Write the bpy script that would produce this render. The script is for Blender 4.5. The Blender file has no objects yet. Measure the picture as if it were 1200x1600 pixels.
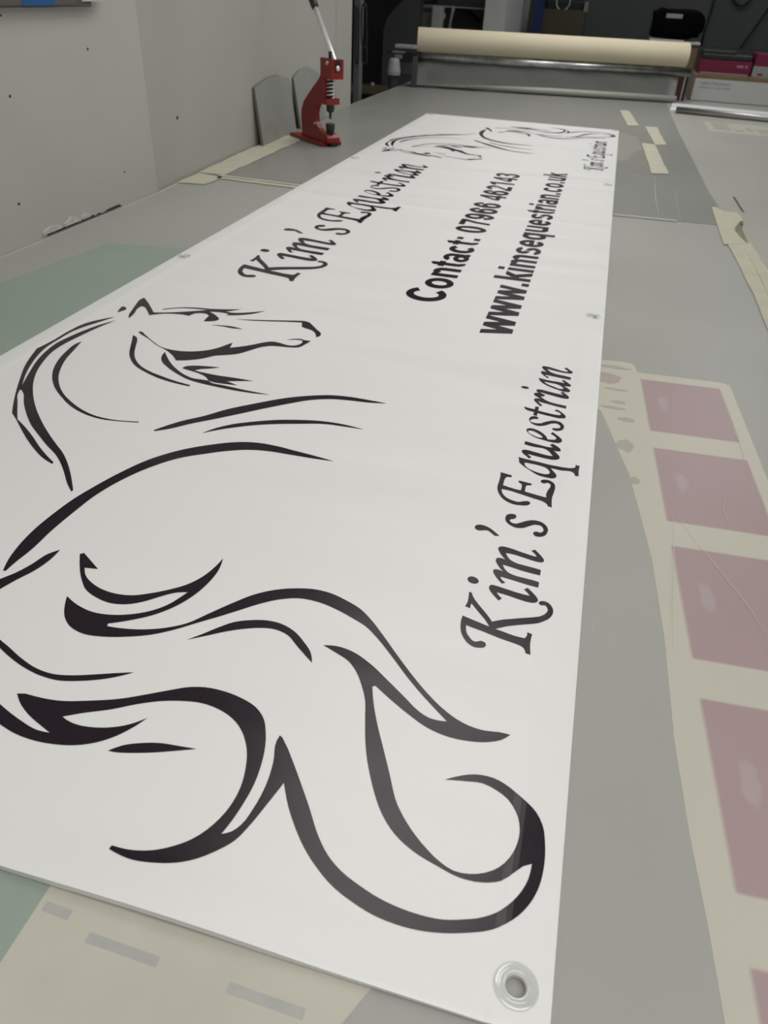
import bpy, bmesh, math, random
from mathutils import Vector, Matrix
from mathutils.geometry import tessellate_polygon
random.seed(4)
C = bpy.context.scene.collection
SC = bpy.context.scene

# ------------------------------------------------------------------ camera
# world: floor z=0, table surface z=0.9, x runs across the table, y runs away along it
RX = Vector((0.96423923, -0.187325, 0.18748882))     # world axes seen in camera space
RY = Vector((0.26091664, 0.5467349, -0.79561514))
RZ = Vector((0.04653192, 0.81608228, 0.57605945))
ROT = Matrix((RX, RY, RZ))
cam_data = bpy.data.cameras.new('camera')
cam = bpy.data.objects.new('camera', cam_data); C.objects.link(cam)
cam.matrix_world = Matrix.Translation((0, 0, 1.4)) @ ROT.to_4x4()
cam_data.sensor_fit = 'VERTICAL'; cam_data.sensor_height = 24.0
cam_data.lens = 24.0 * 1167.57 / 1600.0
cam_data.clip_start = 0.02; cam_data.clip_end = 60
cam_data.dof.use_dof = True
cam_data.dof.focus_distance = 0.78
cam_data.dof.aperture_fstop = 8.0
SC.camera = cam

# ------------------------------------------------------------------ light
SC.view_settings.view_transform = 'Standard'
SC.view_settings.look = 'None'
SC.view_settings.exposure = 0.11
SC.view_settings.gamma = 1.0
SC.view_settings.use_curve_mapping = False
world = bpy.data.worlds.new('world'); SC.world = world; world.use_nodes = True
world.node_tree.nodes['Background'].inputs[0].default_value = (0.80, 0.85, 0.88, 1)
world.node_tree.nodes['Background'].inputs[1].default_value = 0.30

def area(name, loc, sx, sy, power, col=(1, 1, 1), rot=(0, 0, 0)):
    l = bpy.data.lights.new(name, 'AREA'); l.shape = 'RECTANGLE'; l.size = sx; l.size_y = sy
    l.energy = power; l.color = col
    o = bpy.data.objects.new(name, l); C.objects.link(o); o.location = loc; o.rotation_euler = rot
    return o
strip_lamp = area('ceiling_lamp_over_table', (-0.26, 3.3, 2.78), 0.80, 4.6, 22, (1.0, 0.985, 0.95))
strip_lamp.data.spread = math.radians(114)      # beam narrowed to darken the left wall
area('ceiling_lamp_near', (0.55, -0.3, 2.60), 1.8, 1.2, 25, (1.0, 0.975, 0.94))
area('ceiling_lamp_right', (2.6, 1.2, 2.78), 0.7, 3.0, 10, (0.93, 0.97, 1.0))
area('fill_light_film', (1.1, 4.7, 2.78), 0.6, 1.2, 13, (0.96, 0.98, 1.0))  # unseen fill, added to brighten the hanging film and far goods
area('fill_light_back_wall', (0.3, 7.2, 2.78), 2.4, 0.5, 8, (0.95, 0.98, 1.0))  # added out of view to lift the dark back wall
# ------------------------------------------------------------------ helpers
def at(px, py, Y):
    """world point seen at photo position px,py, at distance Y along the table"""
    d = ROT @ Vector((px - 600.0, -(py - 800.0), -1167.57))
    return Vector((0, 0, 1.4)) + d * (Y / d.y)

def mat(name, col, rough=0.6, metal=0.0, spec=0.5, noise=0.0, nscale=8.0, bump=0.0, bscale=40.0, **kw):
    m = bpy.data.materials.new(name); m.use_nodes = True
    nt = m.node_tree; b = nt.nodes['Principled BSDF']
    b.inputs['Roughness'].default_value = rough; b.inputs['Metallic'].default_value = metal
    b.inputs['Specular IOR Level'].default_value = spec
    b.inputs['Base Color'].default_value = (*col, 1)
    for k, v in kw.items():
        b.inputs[k.replace('_', ' ')].default_value = v
    tc = nt.nodes.new('ShaderNodeTexCoord')
    if noise:
        n = nt.nodes.new('ShaderNodeTexNoise'); n.inputs['Scale'].default_value = nscale
        n.inputs['Detail'].default_value = 4
        nt.links.new(tc.outputs['Object'], n.inputs['Vector'])
        r = nt.nodes.new('ShaderNodeValToRGB')
        r.color_ramp.elements[0].position = 0.3; r.color_ramp.elements[1].position = 0.7
        r.color_ramp.elements[0].color = (*[c * (1 - noise) for c in col], 1)
        r.color_ramp.elements[1].color = (*[min(1, c * (1 + noise)) for c in col], 1)
        nt.links.new(n.outputs['Fac'], r.inputs['Fac'])
        nt.links.new(r.outputs['Color'], b.inputs['Base Color'])
    if bump:
        n2 = nt.nodes.new('ShaderNodeTexNoise'); n2.inputs['Scale'].default_value = bscale
        nt.links.new(tc.outputs['Object'], n2.inputs['Vector'])
        bp = nt.nodes.new('ShaderNodeBump'); bp.inputs['Strength'].default_value = bump
        bp.inputs['Distance'].default_value = 0.002
        nt.links.new(n2.outputs['Fac'], bp.inputs['Height'])
        nt.links.new(bp.outputs['Normal'], b.inputs['Normal'])
    return m

def obj(name, bm, m, parent=None, smooth=False):
    bmesh.ops.recalc_face_normals(bm, faces=bm.faces)
    me = bpy.data.meshes.new(name); bm.to_mesh(me); bm.free()
    if smooth:
        for p in me.polygons: p.use_smooth = True
    me.materials.append(m)
    o = bpy.data.objects.new(name, me); C.objects.link(o)
    if parent: o.parent = parent
    return o

def thing(name, label, cat, loc=(0, 0, 0), rz=0.0, group=None):
    o = bpy.data.objects.new(name, None); C.objects.link(o)
    o.empty_display_size = 0.05
    o.location = loc; o.rotation_euler = (0, 0, rz)
    o['label'] = label; o['category'] = cat
    if group: o['group'] = group
    return o

def tag(o, label, cat, group=None, kind=None):
    o['label'] = label; o['category'] = cat
    if group: o['group'] = group
    if kind: o['kind'] = kind
    return o

def struct(name, bm, m, label=None):
    o = obj(name, bm, m); o['kind'] = 'structure'
    o['label'] = label or name.replace('_', ' '); o['category'] = name.split('_')[0]
    return o

def add_box(bm, x0, x1, y0, y1, z0, z1, bev=0.0, M=None):
    r = bmesh.ops.create_cube(bm, size=1.0)
    vs = r['verts']
    for v in vs:
        v.co = Vector(((x0 + x1) / 2 + v.co.x * (x1 - x0), (y0 + y1) / 2 + v.co.y * (y1 - y0), (z0 + z1) / 2 + v.co.z * (z1 - z0)))
    if bev:
        es = list({e for v in vs for e in v.link_edges})
        rr = bmesh.ops.bevel(bm, geom=es, offset=bev, segments=2, affect='EDGES', profile=0.5)
        vs = list({v for v in rr['verts']} | {v for v in vs if v.is_valid})
    if M is not None:
        for v in vs: v.co = M @ v.co
    return vs

def box(x0, x1, y0, y1, z0, z1, bev=0.0, M=None):
    bm = bmesh.new(); add_box(bm, x0, x1, y0, y1, z0, z1, bev, M); return bm

def add_prism(bm, pts, z0, z1, T=None):
    """solid from a 2-D outline; T maps (a, b, h) -> world"""
    T = T or (lambda a, b, h: Vector((a, b, h)))
    lo = [bm.verts.new(T(a, b, z0)) for a, b in pts]; hi = [bm.verts.new(T(a, b, z1)) for a, b in pts]
    n = len(pts)
    tris = tessellate_polygon([[Vector((a, b, 0)) for a, b in pts]])
    for t in tris:
        bm.faces.new([lo[i] for i in reversed(t)]); bm.faces.new([hi[i] for i in t])
    for i in range(n):
        j = (i + 1) % n
        bm.faces.new([lo[i], lo[j], hi[j], hi[i]])

def prism(pts, z0, z1, T=None):
    bm = bmesh.new(); add_prism(bm, pts, z0, z1, T); return bm

def add_tube(bm, path, r, seg=16, cap=True):
    """round tube along a list of points, r a number or a list"""
    path = [Vector(p) for p in path]; n = len(path)
    rs = r if isinstance(r, (list, tuple)) else [r] * n
    rings = []; up = None
    for i, p in enumerate(path):
        d = (path[min(i + 1, n - 1)] - path[max(i - 1, 0)]).normalized()
        if up is None:
            up = Vector((0, 0, 1)) if abs(d.z) < 0.9 else Vector((1, 0, 0))
        s = d.cross(up).normalized(); up = s.cross(d).normalized()
        rings.append([bm.verts.new(p + (s * math.cos(2 * math.pi * k / seg) + up * math.sin(2 * math.pi * k / seg)) * rs[i]) for k in range(seg)])
    for a, b in zip(rings, rings[1:]):
        for k in range(seg):
            bm.faces.new([a[k], a[(k + 1) % seg], b[(k + 1) % seg], b[k]])
    if cap:
        bm.faces.new(list(reversed(rings[0]))); bm.faces.new(rings[-1])

def tube(path, r, seg=16, cap=True):
    bm = bmesh.new(); add_tube(bm, path, r, seg, cap); return bm

def lathe(profile, seg=48, M=None, closed=False):
    bm = bmesh.new(); rings = []
    for r, z in profile:
        rings.append([bm.verts.new((r * math.cos(2 * math.pi * k / seg), r * math.sin(2 * math.pi * k / seg), z)) for k in range(seg)])
    prs = list(zip(rings, rings[1:]))
    if closed: prs.append((rings[-1], rings[0]))
    for a, b in prs:
        for k in range(seg):
            bm.faces.new([a[k], a[(k + 1) % seg], b[(k + 1) % seg], b[k]])
    if not closed:
        if profile[0][0] > 1e-6: bm.faces.new(list(reversed(rings[0])))
        if profile[-1][0] > 1e-6: bm.faces.new(rings[-1])
    bmesh.ops.remove_doubles(bm, verts=bm.verts, dist=1e-7)
    if M is not None: bmesh.ops.transform(bm, matrix=M, verts=bm.verts)
    return bm
# outlines of the printed drawing and lettering, banner millimetres (x, y, corner flag)
HORSE = [
[(-833.1,904.2,1),(-847.1,886.5,0),(-862.5,858.8,0),(-867.7,823.7,0),(-868,777.4,0),(-870.7,738.3,1),(-849.7,682.3,0),(-822.4,630.6,0),(-794.3,582.6,0),(-770.1,545.5,1),(-751.7,530.4,0),(-735.4,515.8,0),(-713.3,496.7,0),(-681.8,472.5,0),(-662.1,459.8,0),(-642.6,451.3,1),(-643,454.8,1),(-663.4,468,0),(-682.3,481.8,0),(-697.1,493.8,0),(-701,497,1),(-732.1,520,0),(-752,532.8,1),(-764.7,549.5,0),(-782.1,573.3,0),(-799.8,598.3,0),(-804,609.1,0),(-795.1,602.3,0),(-774.4,576.1,0),(-749.7,548.5,0),(-723.2,523.3,0),(-701.7,506.8,0),(-675.4,487.2,0),(-651.1,470.8,0),(-633.7,455.5,0),(-618.7,440,0),(-598.2,417.4,0),(-586,406.3,1),(-585.8,409.7,1),(-603.7,432.7,0),(-625.8,458.2,0),(-646.1,478,0),(-665.9,493.4,0),(-694.5,516.6,0),(-725.5,544.4,0),(-756.4,576,0),(-783.1,608.2,0),(-803.4,637.8,0),(-820.8,670.4,0),(-833,703,0),(-842.3,740.4,0),(-842.9,775.1,0),(-838.8,810.3,0),(-833.5,845.6,0),(-822.9,890.9,1),(-836.5,863,0),(-845.9,833.4,0),(-852.5,801,0),(-856.2,771.7,0),(-852.8,739,0),(-845.1,706.8,0),(-828.6,663.4,0),(-810.4,621.5,1),(-827.4,651.9,0),(-844.3,690.2,0),(-854,718.1,0),(-860.8,747.6,0),(-862.4,786.4,0),(-861.4,820.2,0),(-854.9,847.3,0),(-843.9,874.8,0)],
[(-823.8,789.2,1),(-815.9,758,0),(-806.7,721.7,0),(-793.6,689,0),(-779.1,662.5,0),(-761,638.7,0),(-739.4,617.3,0),(-713.3,598.8,0),(-687.3,584.6,0),(-662.1,576.1,0),(-638.3,574.4,0),(-600.7,581.1,1),(-599.4,579,1),(-625,573.5,0),(-648.9,570.6,0),(-674,574.3,0),(-705.3,586.8,0),(-736.3,607.8,0),(-763,630.4,0),(-785.5,656.2,0),(-801.5,681.9,0),(-813.9,710.4,0),(-823.2,746.1,0),(-826.5,779.7,0)],
[(-840.9,924,1),(-846.1,940.3,0),(-847.8,953.5,0),(-838.1,949.5,0),(-834.6,941.1,0),(-837.5,932.1,0)],
[(-807.8,906.3,1),(-816.5,921.5,0),(-822.5,940.2,0),(-831.6,971.3,0),(-837.6,997.6,0),(-836.1,1006.7,0),(-825.6,997.4,0),(-802.4,971.3,0),(-783,947.7,1),(-757.4,958.2,0),(-730.1,974.3,0),(-711.5,986.9,0),(-700.2,994.5,1),(-721.1,991.9,0),(-743.6,986.6,0),(-760.5,977.6,0),(-775,965.7,1),(-776.8,968.9,1),(-762.3,980.8,0),(-745.7,990.7,0),(-724,997.7,0),(-700.6,1001.3,0),(-675.4,1008.7,0),(-646.8,1020.5,1),(-657.7,1009,0),(-667.4,999.1,1),(-653.2,999,0),(-627,1011.8,0),(-603.3,1029.4,1),(-615.8,1010.5,0),(-633.8,995.3,0),(-648,987.6,0),(-659.6,983.8,1),(-657.6,989.4,0),(-667.7,992.1,0),(-681.5,991.3,0),(-694.2,988.1,1),(-681.7,980.5,0),(-672.6,972.7,0),(-662.7,960.6,0),(-663.6,953.7,0),(-670.8,947.1,0),(-683,942.2,1),(-684.8,954.5,0),(-685.7,968.3,1),(-695.7,976.7,0),(-705.8,975.5,0),(-713.8,970.3,0),(-716.9,962.3,0),(-718.8,955.7,1),(-728.6,957.5,0),(-741.9,955.9,0),(-760.2,950.3,0),(-776.9,938.7,0),(-783,932.4,1),(-799.2,952.8,0),(-808.9,963.6,0),(-817.2,967.2,0),(-818.3,954.7,0),(-811.3,930.3,0)],
[(-663.9,930.6,1),(-648.3,936,0),(-629,938.4,0),(-605.8,934.3,1),(-622.3,931.2,0),(-643.3,932.6,0)],
[(-635.9,972.5,1),(-606.5,980.7,0),(-564.1,995.1,0),(-533.7,1005.5,0),(-519.7,1009.3,0),(-512.2,1007.6,0),(-501.9,997.9,0),(-487.5,980.9,0),(-472.6,962.1,0),(-472,953.6,0),(-476.4,946.7,1),(-481.3,958.6,0),(-488.3,969,0),(-497.2,975.2,0),(-506.5,977.8,0),(-515.8,983.1,1),(-521.8,1001,1),(-546.7,994.6,0),(-577.3,985,0),(-608.1,976.3,0)],
[(-761.9,858.6,1),(-758.8,860.7,0),(-745.1,851.6,0),(-718.3,830.7,0),(-693.2,814.8,0),(-675.4,811.6,0),(-653.7,813.1,0),(-632.7,822.1,0),(-616.8,835.3,0),(-606,853.1,0),(-600.6,865.7,0),(-596.5,873.1,1),(-592.4,852.8,1),(-578.4,863.1,0),(-562.5,878.3,0),(-549.5,893.3,0),(-538.4,901.8,0),(-523.5,901.1,0),(-509,897,0),(-497.3,899.9,0),(-491.9,907,0),(-490.3,917.5,0),(-493.6,924.6,0),(-503.2,924.2,0),(-518.2,916.5,1),(-508.8,926.1,0),(-495.5,929.7,0),(-490.4,927.5,1),(-479.2,927.8,1),(-482.6,912.3,0),(-489,895.1,0),(-502.9,889.6,0),(-518.2,887.7,0),(-532.8,884.3,0),(-547.1,872.3,0),(-558.2,853.6,0),(-569.4,835.9,0),(-588.5,822.4,0),(-598.5,816.9,0),(-614.4,797.9,0),(-632.5,784.2,0),(-649,777,1),(-657.2,786.5,0),(-666.8,795.6,0),(-682.6,807.2,0),(-705.6,819.5,0),(-733.3,839.6,0),(-754,852.3,0)],
[(-762.6,842.9,1),(-751.1,835.8,0),(-745.1,826.6,0),(-735.5,806.1,0),(-726.2,786.3,0),(-715.3,767.7,0),(-704,753.6,0),(-686.8,738.5,0),(-666.6,727.3,0),(-640.3,718.1,0),(-612.1,710,0),(-588.2,705.9,1),(-587.7,701.6,1),(-615,704.3,0),(-642.2,710.6,0),(-669.7,721.9,0),(-697.4,738,0),(-715.9,756.3,0),(-730.4,777,0),(-741.6,799.8,0),(-752.9,823.5,0)],
[(-626.4,754.6,1),(-624.7,763.1,0),(-615.4,768.9,0),(-596.4,774,0),(-574.5,777.4,1),(-587.4,768.2,0),(-599.4,761.4,0),(-605.4,753.5,1),(-585.3,751.4,0),(-566.7,750.2,0),(-540.4,751.3,0),(-507.2,751.1,1),(-527.9,743.3,0),(-544,736.5,1),(-535.4,733.8,0),(-524.1,729.5,1),(-544,727.2,0),(-559.9,726.5,0),(-570.3,729.2,1),(-581.5,740.5,0),(-591.5,745.6,0),(-605.7,749.9,0),(-617.6,752.3,0)],
[(-680.5,800.3,1),(-666.9,782.8,0),(-649.7,763.6,0),(-629.7,746.3,0),(-609.3,733.3,0),(-594.7,728,0),(-580.2,728.8,0),(-570,728.6,1),(-563.1,724,0),(-541.7,722.2,0),(-511.4,719.3,0),(-484.9,717.8,0),(-467,717,1),(-491.6,713.4,0),(-519.8,712.3,0),(-549.5,714,0),(-574.1,716.5,0),(-597.1,721,0),(-624.9,734.2,0),(-648.4,749.7,0),(-667,765.7,0),(-676.9,782.6,0)],
[(-570.5,567,1),(-548.5,601.5,0),(-525.7,626.5,0),(-508.3,650.6,0),(-474.9,685.2,0),(-438.7,717.5,0),(-409.1,735.8,0),(-383.2,747,0),(-355,751.6,0),(-325.6,751.5,0),(-298.4,750.1,1),(-326.9,743.4,0),(-351.7,740.7,0),(-376.3,735.9,0),(-404.5,722.8,0),(-431.8,699.7,0),(-455.3,677.2,0),(-488.7,643,0),(-510.7,621.1,0),(-532,600.8,0),(-556,574.7,0),(-568.1,565.5,1)],
[(-507.3,581.3,1),(-496.8,599.4,0),(-482.4,615.3,0),(-453.7,635.5,0),(-428.1,649.4,0),(-400.6,659.5,0),(-371.9,666.7,0),(-341.6,668.6,0),(-308,664.1,1),(-333.7,663.1,0),(-363.6,660.6,0),(-396.7,649.1,0),(-423.8,638.6,0),(-449.7,626,0),(-473.9,610.2,0),(-492.1,596.1,0)],
[(-566.7,262.2,1),(-572.4,276.9,0),(-577.8,300.8,0),(-580.3,330.8,0),(-578.9,361.4,0),(-574.7,394.9,0),(-567.6,423.2,0),(-556,459.5,0),(-538.6,498.8,0),(-512.7,532.9,0),(-481,559.3,0),(-462.2,571.2,0),(-444.9,578.9,0),(-428.5,582.5,0),(-401.8,582.9,0),(-376.7,579.8,0),(-349.3,576.4,0),(-321,571.8,1),(-346.9,569.6,0),(-381.1,568.5,0),(-409.8,567.1,0),(-434,561.5,0),(-460.5,548.1,0),(-480.4,534.3,0),(-503.8,516,0),(-529,481.9,0),(-546.5,443.7,0),(-556.4,405.8,0),(-559.6,374.6,0),(-561.9,337,0),(-561.7,296.6,0),(-563.6,277.7,0),(-564,262.6,1)],
[(-533.8,308.7,1),(-533.5,292.1,0),(-537.7,271.8,0),(-545.6,253.6,0),(-551.3,237.5,0),(-555.9,220.6,0),(-566.8,201.4,1),(-577,213.7,1),(-568.8,236.8,0),(-561.1,250.2,0),(-552.8,263.3,0),(-546.4,279.6,0),(-541.3,298.7,0)],
[(-510.7,308.9,1),(-507.6,311.8,1),(-479.9,293.6,1),(-493.6,291.3,1),(-485.8,281.1,0),(-473.7,273.1,0),(-456.8,267.3,0),(-441.5,266.2,0),(-426,269.2,0),(-412.8,276.4,0),(-396.3,288.4,0),(-384.7,299.4,0),(-375.3,315.5,0),(-370,335.1,0),(-368.4,349,1),(-364.6,330.1,0),(-365.7,307.8,0),(-371.5,285,0),(-381.3,265.7,0),(-394.9,249.6,0),(-410.3,237.8,0),(-427.6,227.3,1),(-426.2,224.1,1),(-414,225.4,0),(-394.7,229.8,0),(-374.9,238.4,0),(-359.1,249.8,0),(-346,267.4,0),(-330.8,288.2,0),(-314.1,307.9,0),(-294.4,321.9,0),(-274.7,329.7,0),(-264.3,332.2,0),(-244.6,332,0),(-226.1,326.4,0),(-210.3,319.4,0),(-196.3,308.3,0),(-178,289.7,0),(-160.2,270.4,0),(-140.4,249.9,0),(-125.1,235.6,0),(-108.4,222.6,0),(-95.6,215.4,0),(-83.6,211.4,0),(-70.1,210.5,0),(-59.3,212.4,0),(-49.8,212.6,1),(-56.1,205.3,0),(-66.2,200,0),(-81,196.3,0),(-98.5,195.5,0),(-117.2,199.5,0),(-135.1,208.3,0),(-151.6,218,0),(-169.5,229.8,1),(-171.9,228.1,1),(-166.8,213.3,0),(-156.7,190,0),(-147,171,0),(-135.6,148.6,0),(-122.8,123.7,0),(-108.8,107.7,0),(-96.6,97.5,0),(-83.2,89.1,0),(-73.1,85.6,0),(-62,86.5,0),(-51.5,90.6,0),(-43.1,97.1,0),(-36.8,106.1,0),(-33,117.6,0),(-32.6,130.7,0),(-36.6,142.9,0),(-43.8,152.3,0),(-53.7,157.7,0),(-64.4,160.5,0),(-76.6,158.7,0),(-93,155.2,1),(-85.2,160.3,0),(-75.6,165.2,0),(-67.6,167.4,0),(-57.2,167.6,0),(-44.1,163,0),(-33.1,155.6,0),(-22.2,147.3,0),(-16.4,137.8,0),(-13.7,125.5,0),(-12.8,105.1,0),(-14.8,90.8,0),(-20.5,76,0),(-29.6,63.3,0),(-42.3,53.4,0),(-57,47.2,0),(-71.9,42.6,0),(-87.2,39.8,0),(-103.1,39.3,0),(-117.9,40.8,0),(-133.9,45.1,0),(-148.8,51,0),(-163.4,60.2,0),(-177.5,72.1,0),(-189.5,85.5,0),(-200.3,100.1,0),(-209.8,116.5,1),(-215.2,95.6,0),(-221,74.9,0),(-225.8,62.8,0),(-233.5,53.2,0),(-244.5,42.9,0),(-256.8,35.6,0),(-270.4,31.1,0),(-285.2,28.7,0),(-298,29.8,0),(-304.9,31.4,1),(-304.5,34.4,1),(-292.8,34.8,0),(-276.9,39.2,0),(-264.6,46.4,0),(-254.8,55.1,0),(-245.5,69.7,0),(-240.4,85.7,0),(-239.4,102.2,0),(-242.8,120.7,0),(-247.9,134.5,0),(-251.8,141.3,0),(-260.5,152.1,0),(-272.7,161,0),(-287,166.1,0),(-302.3,167.8,0),(-320.3,164.8,0),(-336.9,159.3,0),(-352.2,151.5,0),(-369.9,140.1,0),(-392,128.6,0),(-403.3,121.7,1),(-396.9,119.5,0),(-387.6,118.2,0),(-374,119.6,0),(-360,124,0),(-347.6,131.2,0),(-337.9,140.7,1),(-343.9,129,0),(-353.1,116.6,0),(-363.8,107.4,0),(-378.1,100.3,0),(-394.3,96.4,0),(-410,95,0),(-427.7,96.2,0),(-445.7,100.6,0),(-465.3,106.6,1),(-481.2,126.6,1),(-459.1,118,0),(-448.4,113.9,0),(-432,108.5,0),(-414.3,104.4,0),(-403.1,104.9,1),(-415.5,109.5,0),(-429.3,115,0),(-445.1,124.5,0),(-452.9,131.5,1),(-445.9,133.4,1),(-432.6,133.4,0),(-416.2,135,0),(-391.3,142.8,0),(-369.6,151.7,0),(-349.2,163.6,0),(-334.3,172.8,0),(-320.9,180.4,0),(-307.9,184.2,0),(-293.5,185.1,0),(-274.1,182.6,0),(-258.4,177.1,0),(-247.3,167.5,0),(-240.7,155.5,0),(-236.1,143.4,0),(-232.4,126.4,0),(-230.8,107.2,0),(-232,90.5,0),(-234.1,76.4,0),(-236.9,64.7,1),(-230.6,68.8,0),(-226.4,75.5,0),(-223.3,89.7,0),(-222.1,112.3,0),(-224.5,131.4,0),(-229.4,150.9,0),(-228.9,156.5,0),(-222,150.5,0),(-211.5,138,0),(-198.9,121.8,0),(-184.5,102.6,0),(-170.3,82.7,0),(-159.5,71.4,0),(-147,63.1,0),(-131.9,57,0),(-117.6,52.7,0),(-102.3,50.3,0),(-87.7,49.7,0),(-73.6,51,0),(-61.8,54.5,0),(-48.6,60,0),(-37.3,68.2,0),(-28.1,80.2,0),(-22.4,94.4,0),(-21.1,106.1,1),(-27,102.3,1),(-31.9,96.5,0),(-40.1,88.1,0),(-52.2,83.2,0),(-68.7,82.1,0),(-84.4,85.7,0),(-102.9,91.4,0),(-118.8,100.3,0),(-132.5,113.9,0),(-141.4,127.4,0),(-148.1,139.8,0),(-156.4,157.5,0),(-161.7,171.8,0),(-167.9,192.3,0),(-174.5,213.9,0),(-181.5,227.2,0),(-190.4,240.6,0),(-201,250.6,0),(-214.3,256.6,0),(-228.2,262.1,1),(-216.9,264.6,0),(-201,262.7,0),(-183.4,254.5,0),(-159.1,237.5,0),(-141.4,224.3,0),(-127.2,213.7,0),(-117.1,209.5,0),(-109.1,209.2,0),(-102.3,210.4,1),(-112.1,218.4,0),(-129.2,232.7,0),(-144.5,246.9,0),(-164.4,267.4,0),(-185.1,287.4,0),(-198.6,297.9,0),(-210.9,303.5,0),(-229.2,310.5,0),(-250.1,315.7,0),(-272.1,315.1,0),(-288.9,307.9,0),(-303.9,296.9,0),(-319.6,281.9,0),(-334.9,267.2,0),(-350.1,253.5,0),(-364.8,239.8,0),(-382.2,226.9,0),(-401.3,217.9,0),(-421.8,211.3,0),(-442.2,209,0),(-458.7,213.9,0),(-470.3,223.2,0),(-478.9,235.9,0),(-485,248.7,1),(-468.9,241.1,0),(-448.9,236.7,0),(-430.5,238.8,0),(-412.3,245.9,0),(-398.2,255.5,0),(-387.9,267.5,0),(-381.3,281.8,0),(-378.3,289.8,1),(-389,285.5,0),(-400.8,275.4,0),(-411.8,264.5,0),(-424.2,256.5,0),(-439.1,252.8,0),(-458.3,255.8,0),(-474.9,263.5,0),(-484.6,272.9,0)],
[(-349.1,230.4,1),(-338.8,241.6,0),(-328.6,254.1,0),(-317.5,265.2,0),(-304.3,272.1,0),(-289.9,276.4,0),(-276.4,276.6,0),(-261.1,271.4,0),(-246.5,260.4,0),(-236.1,249.7,0),(-230.8,238.4,1),(-241.3,246.3,0),(-252.3,255,0),(-263.5,264,0),(-278.3,267.7,0),(-290.7,265.6,0),(-304.4,260,0),(-319.4,251.5,0),(-333.4,241.5,0)],
[(-536.5,196.2,1),(-517.2,186,0),(-507.2,180.3,0),(-495.2,175.4,0),(-475,166.6,0),(-454.3,160.1,0),(-437.8,158.9,0),(-421.9,162.3,0),(-405.3,168.5,0),(-389,175.3,0),(-373.7,181.2,1),(-382.9,173.8,0),(-395.9,165.8,0),(-411.9,158.9,0),(-429.2,154,0),(-447.5,154.2,0),(-466,158,0),(-487.9,165.8,0),(-500.3,171.4,0),(-513.8,178.2,0),(-531.8,186.7,1)],
[(-350.8,103.3,1),(-342.7,111,0),(-330,117.3,0),(-316.2,121.6,0),(-300.9,123.4,0),(-286.4,125,1),(-300.8,118.7,0),(-315.8,112.5,0),(-331.2,107.3,0),(-343.1,104.1,0)]]
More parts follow.
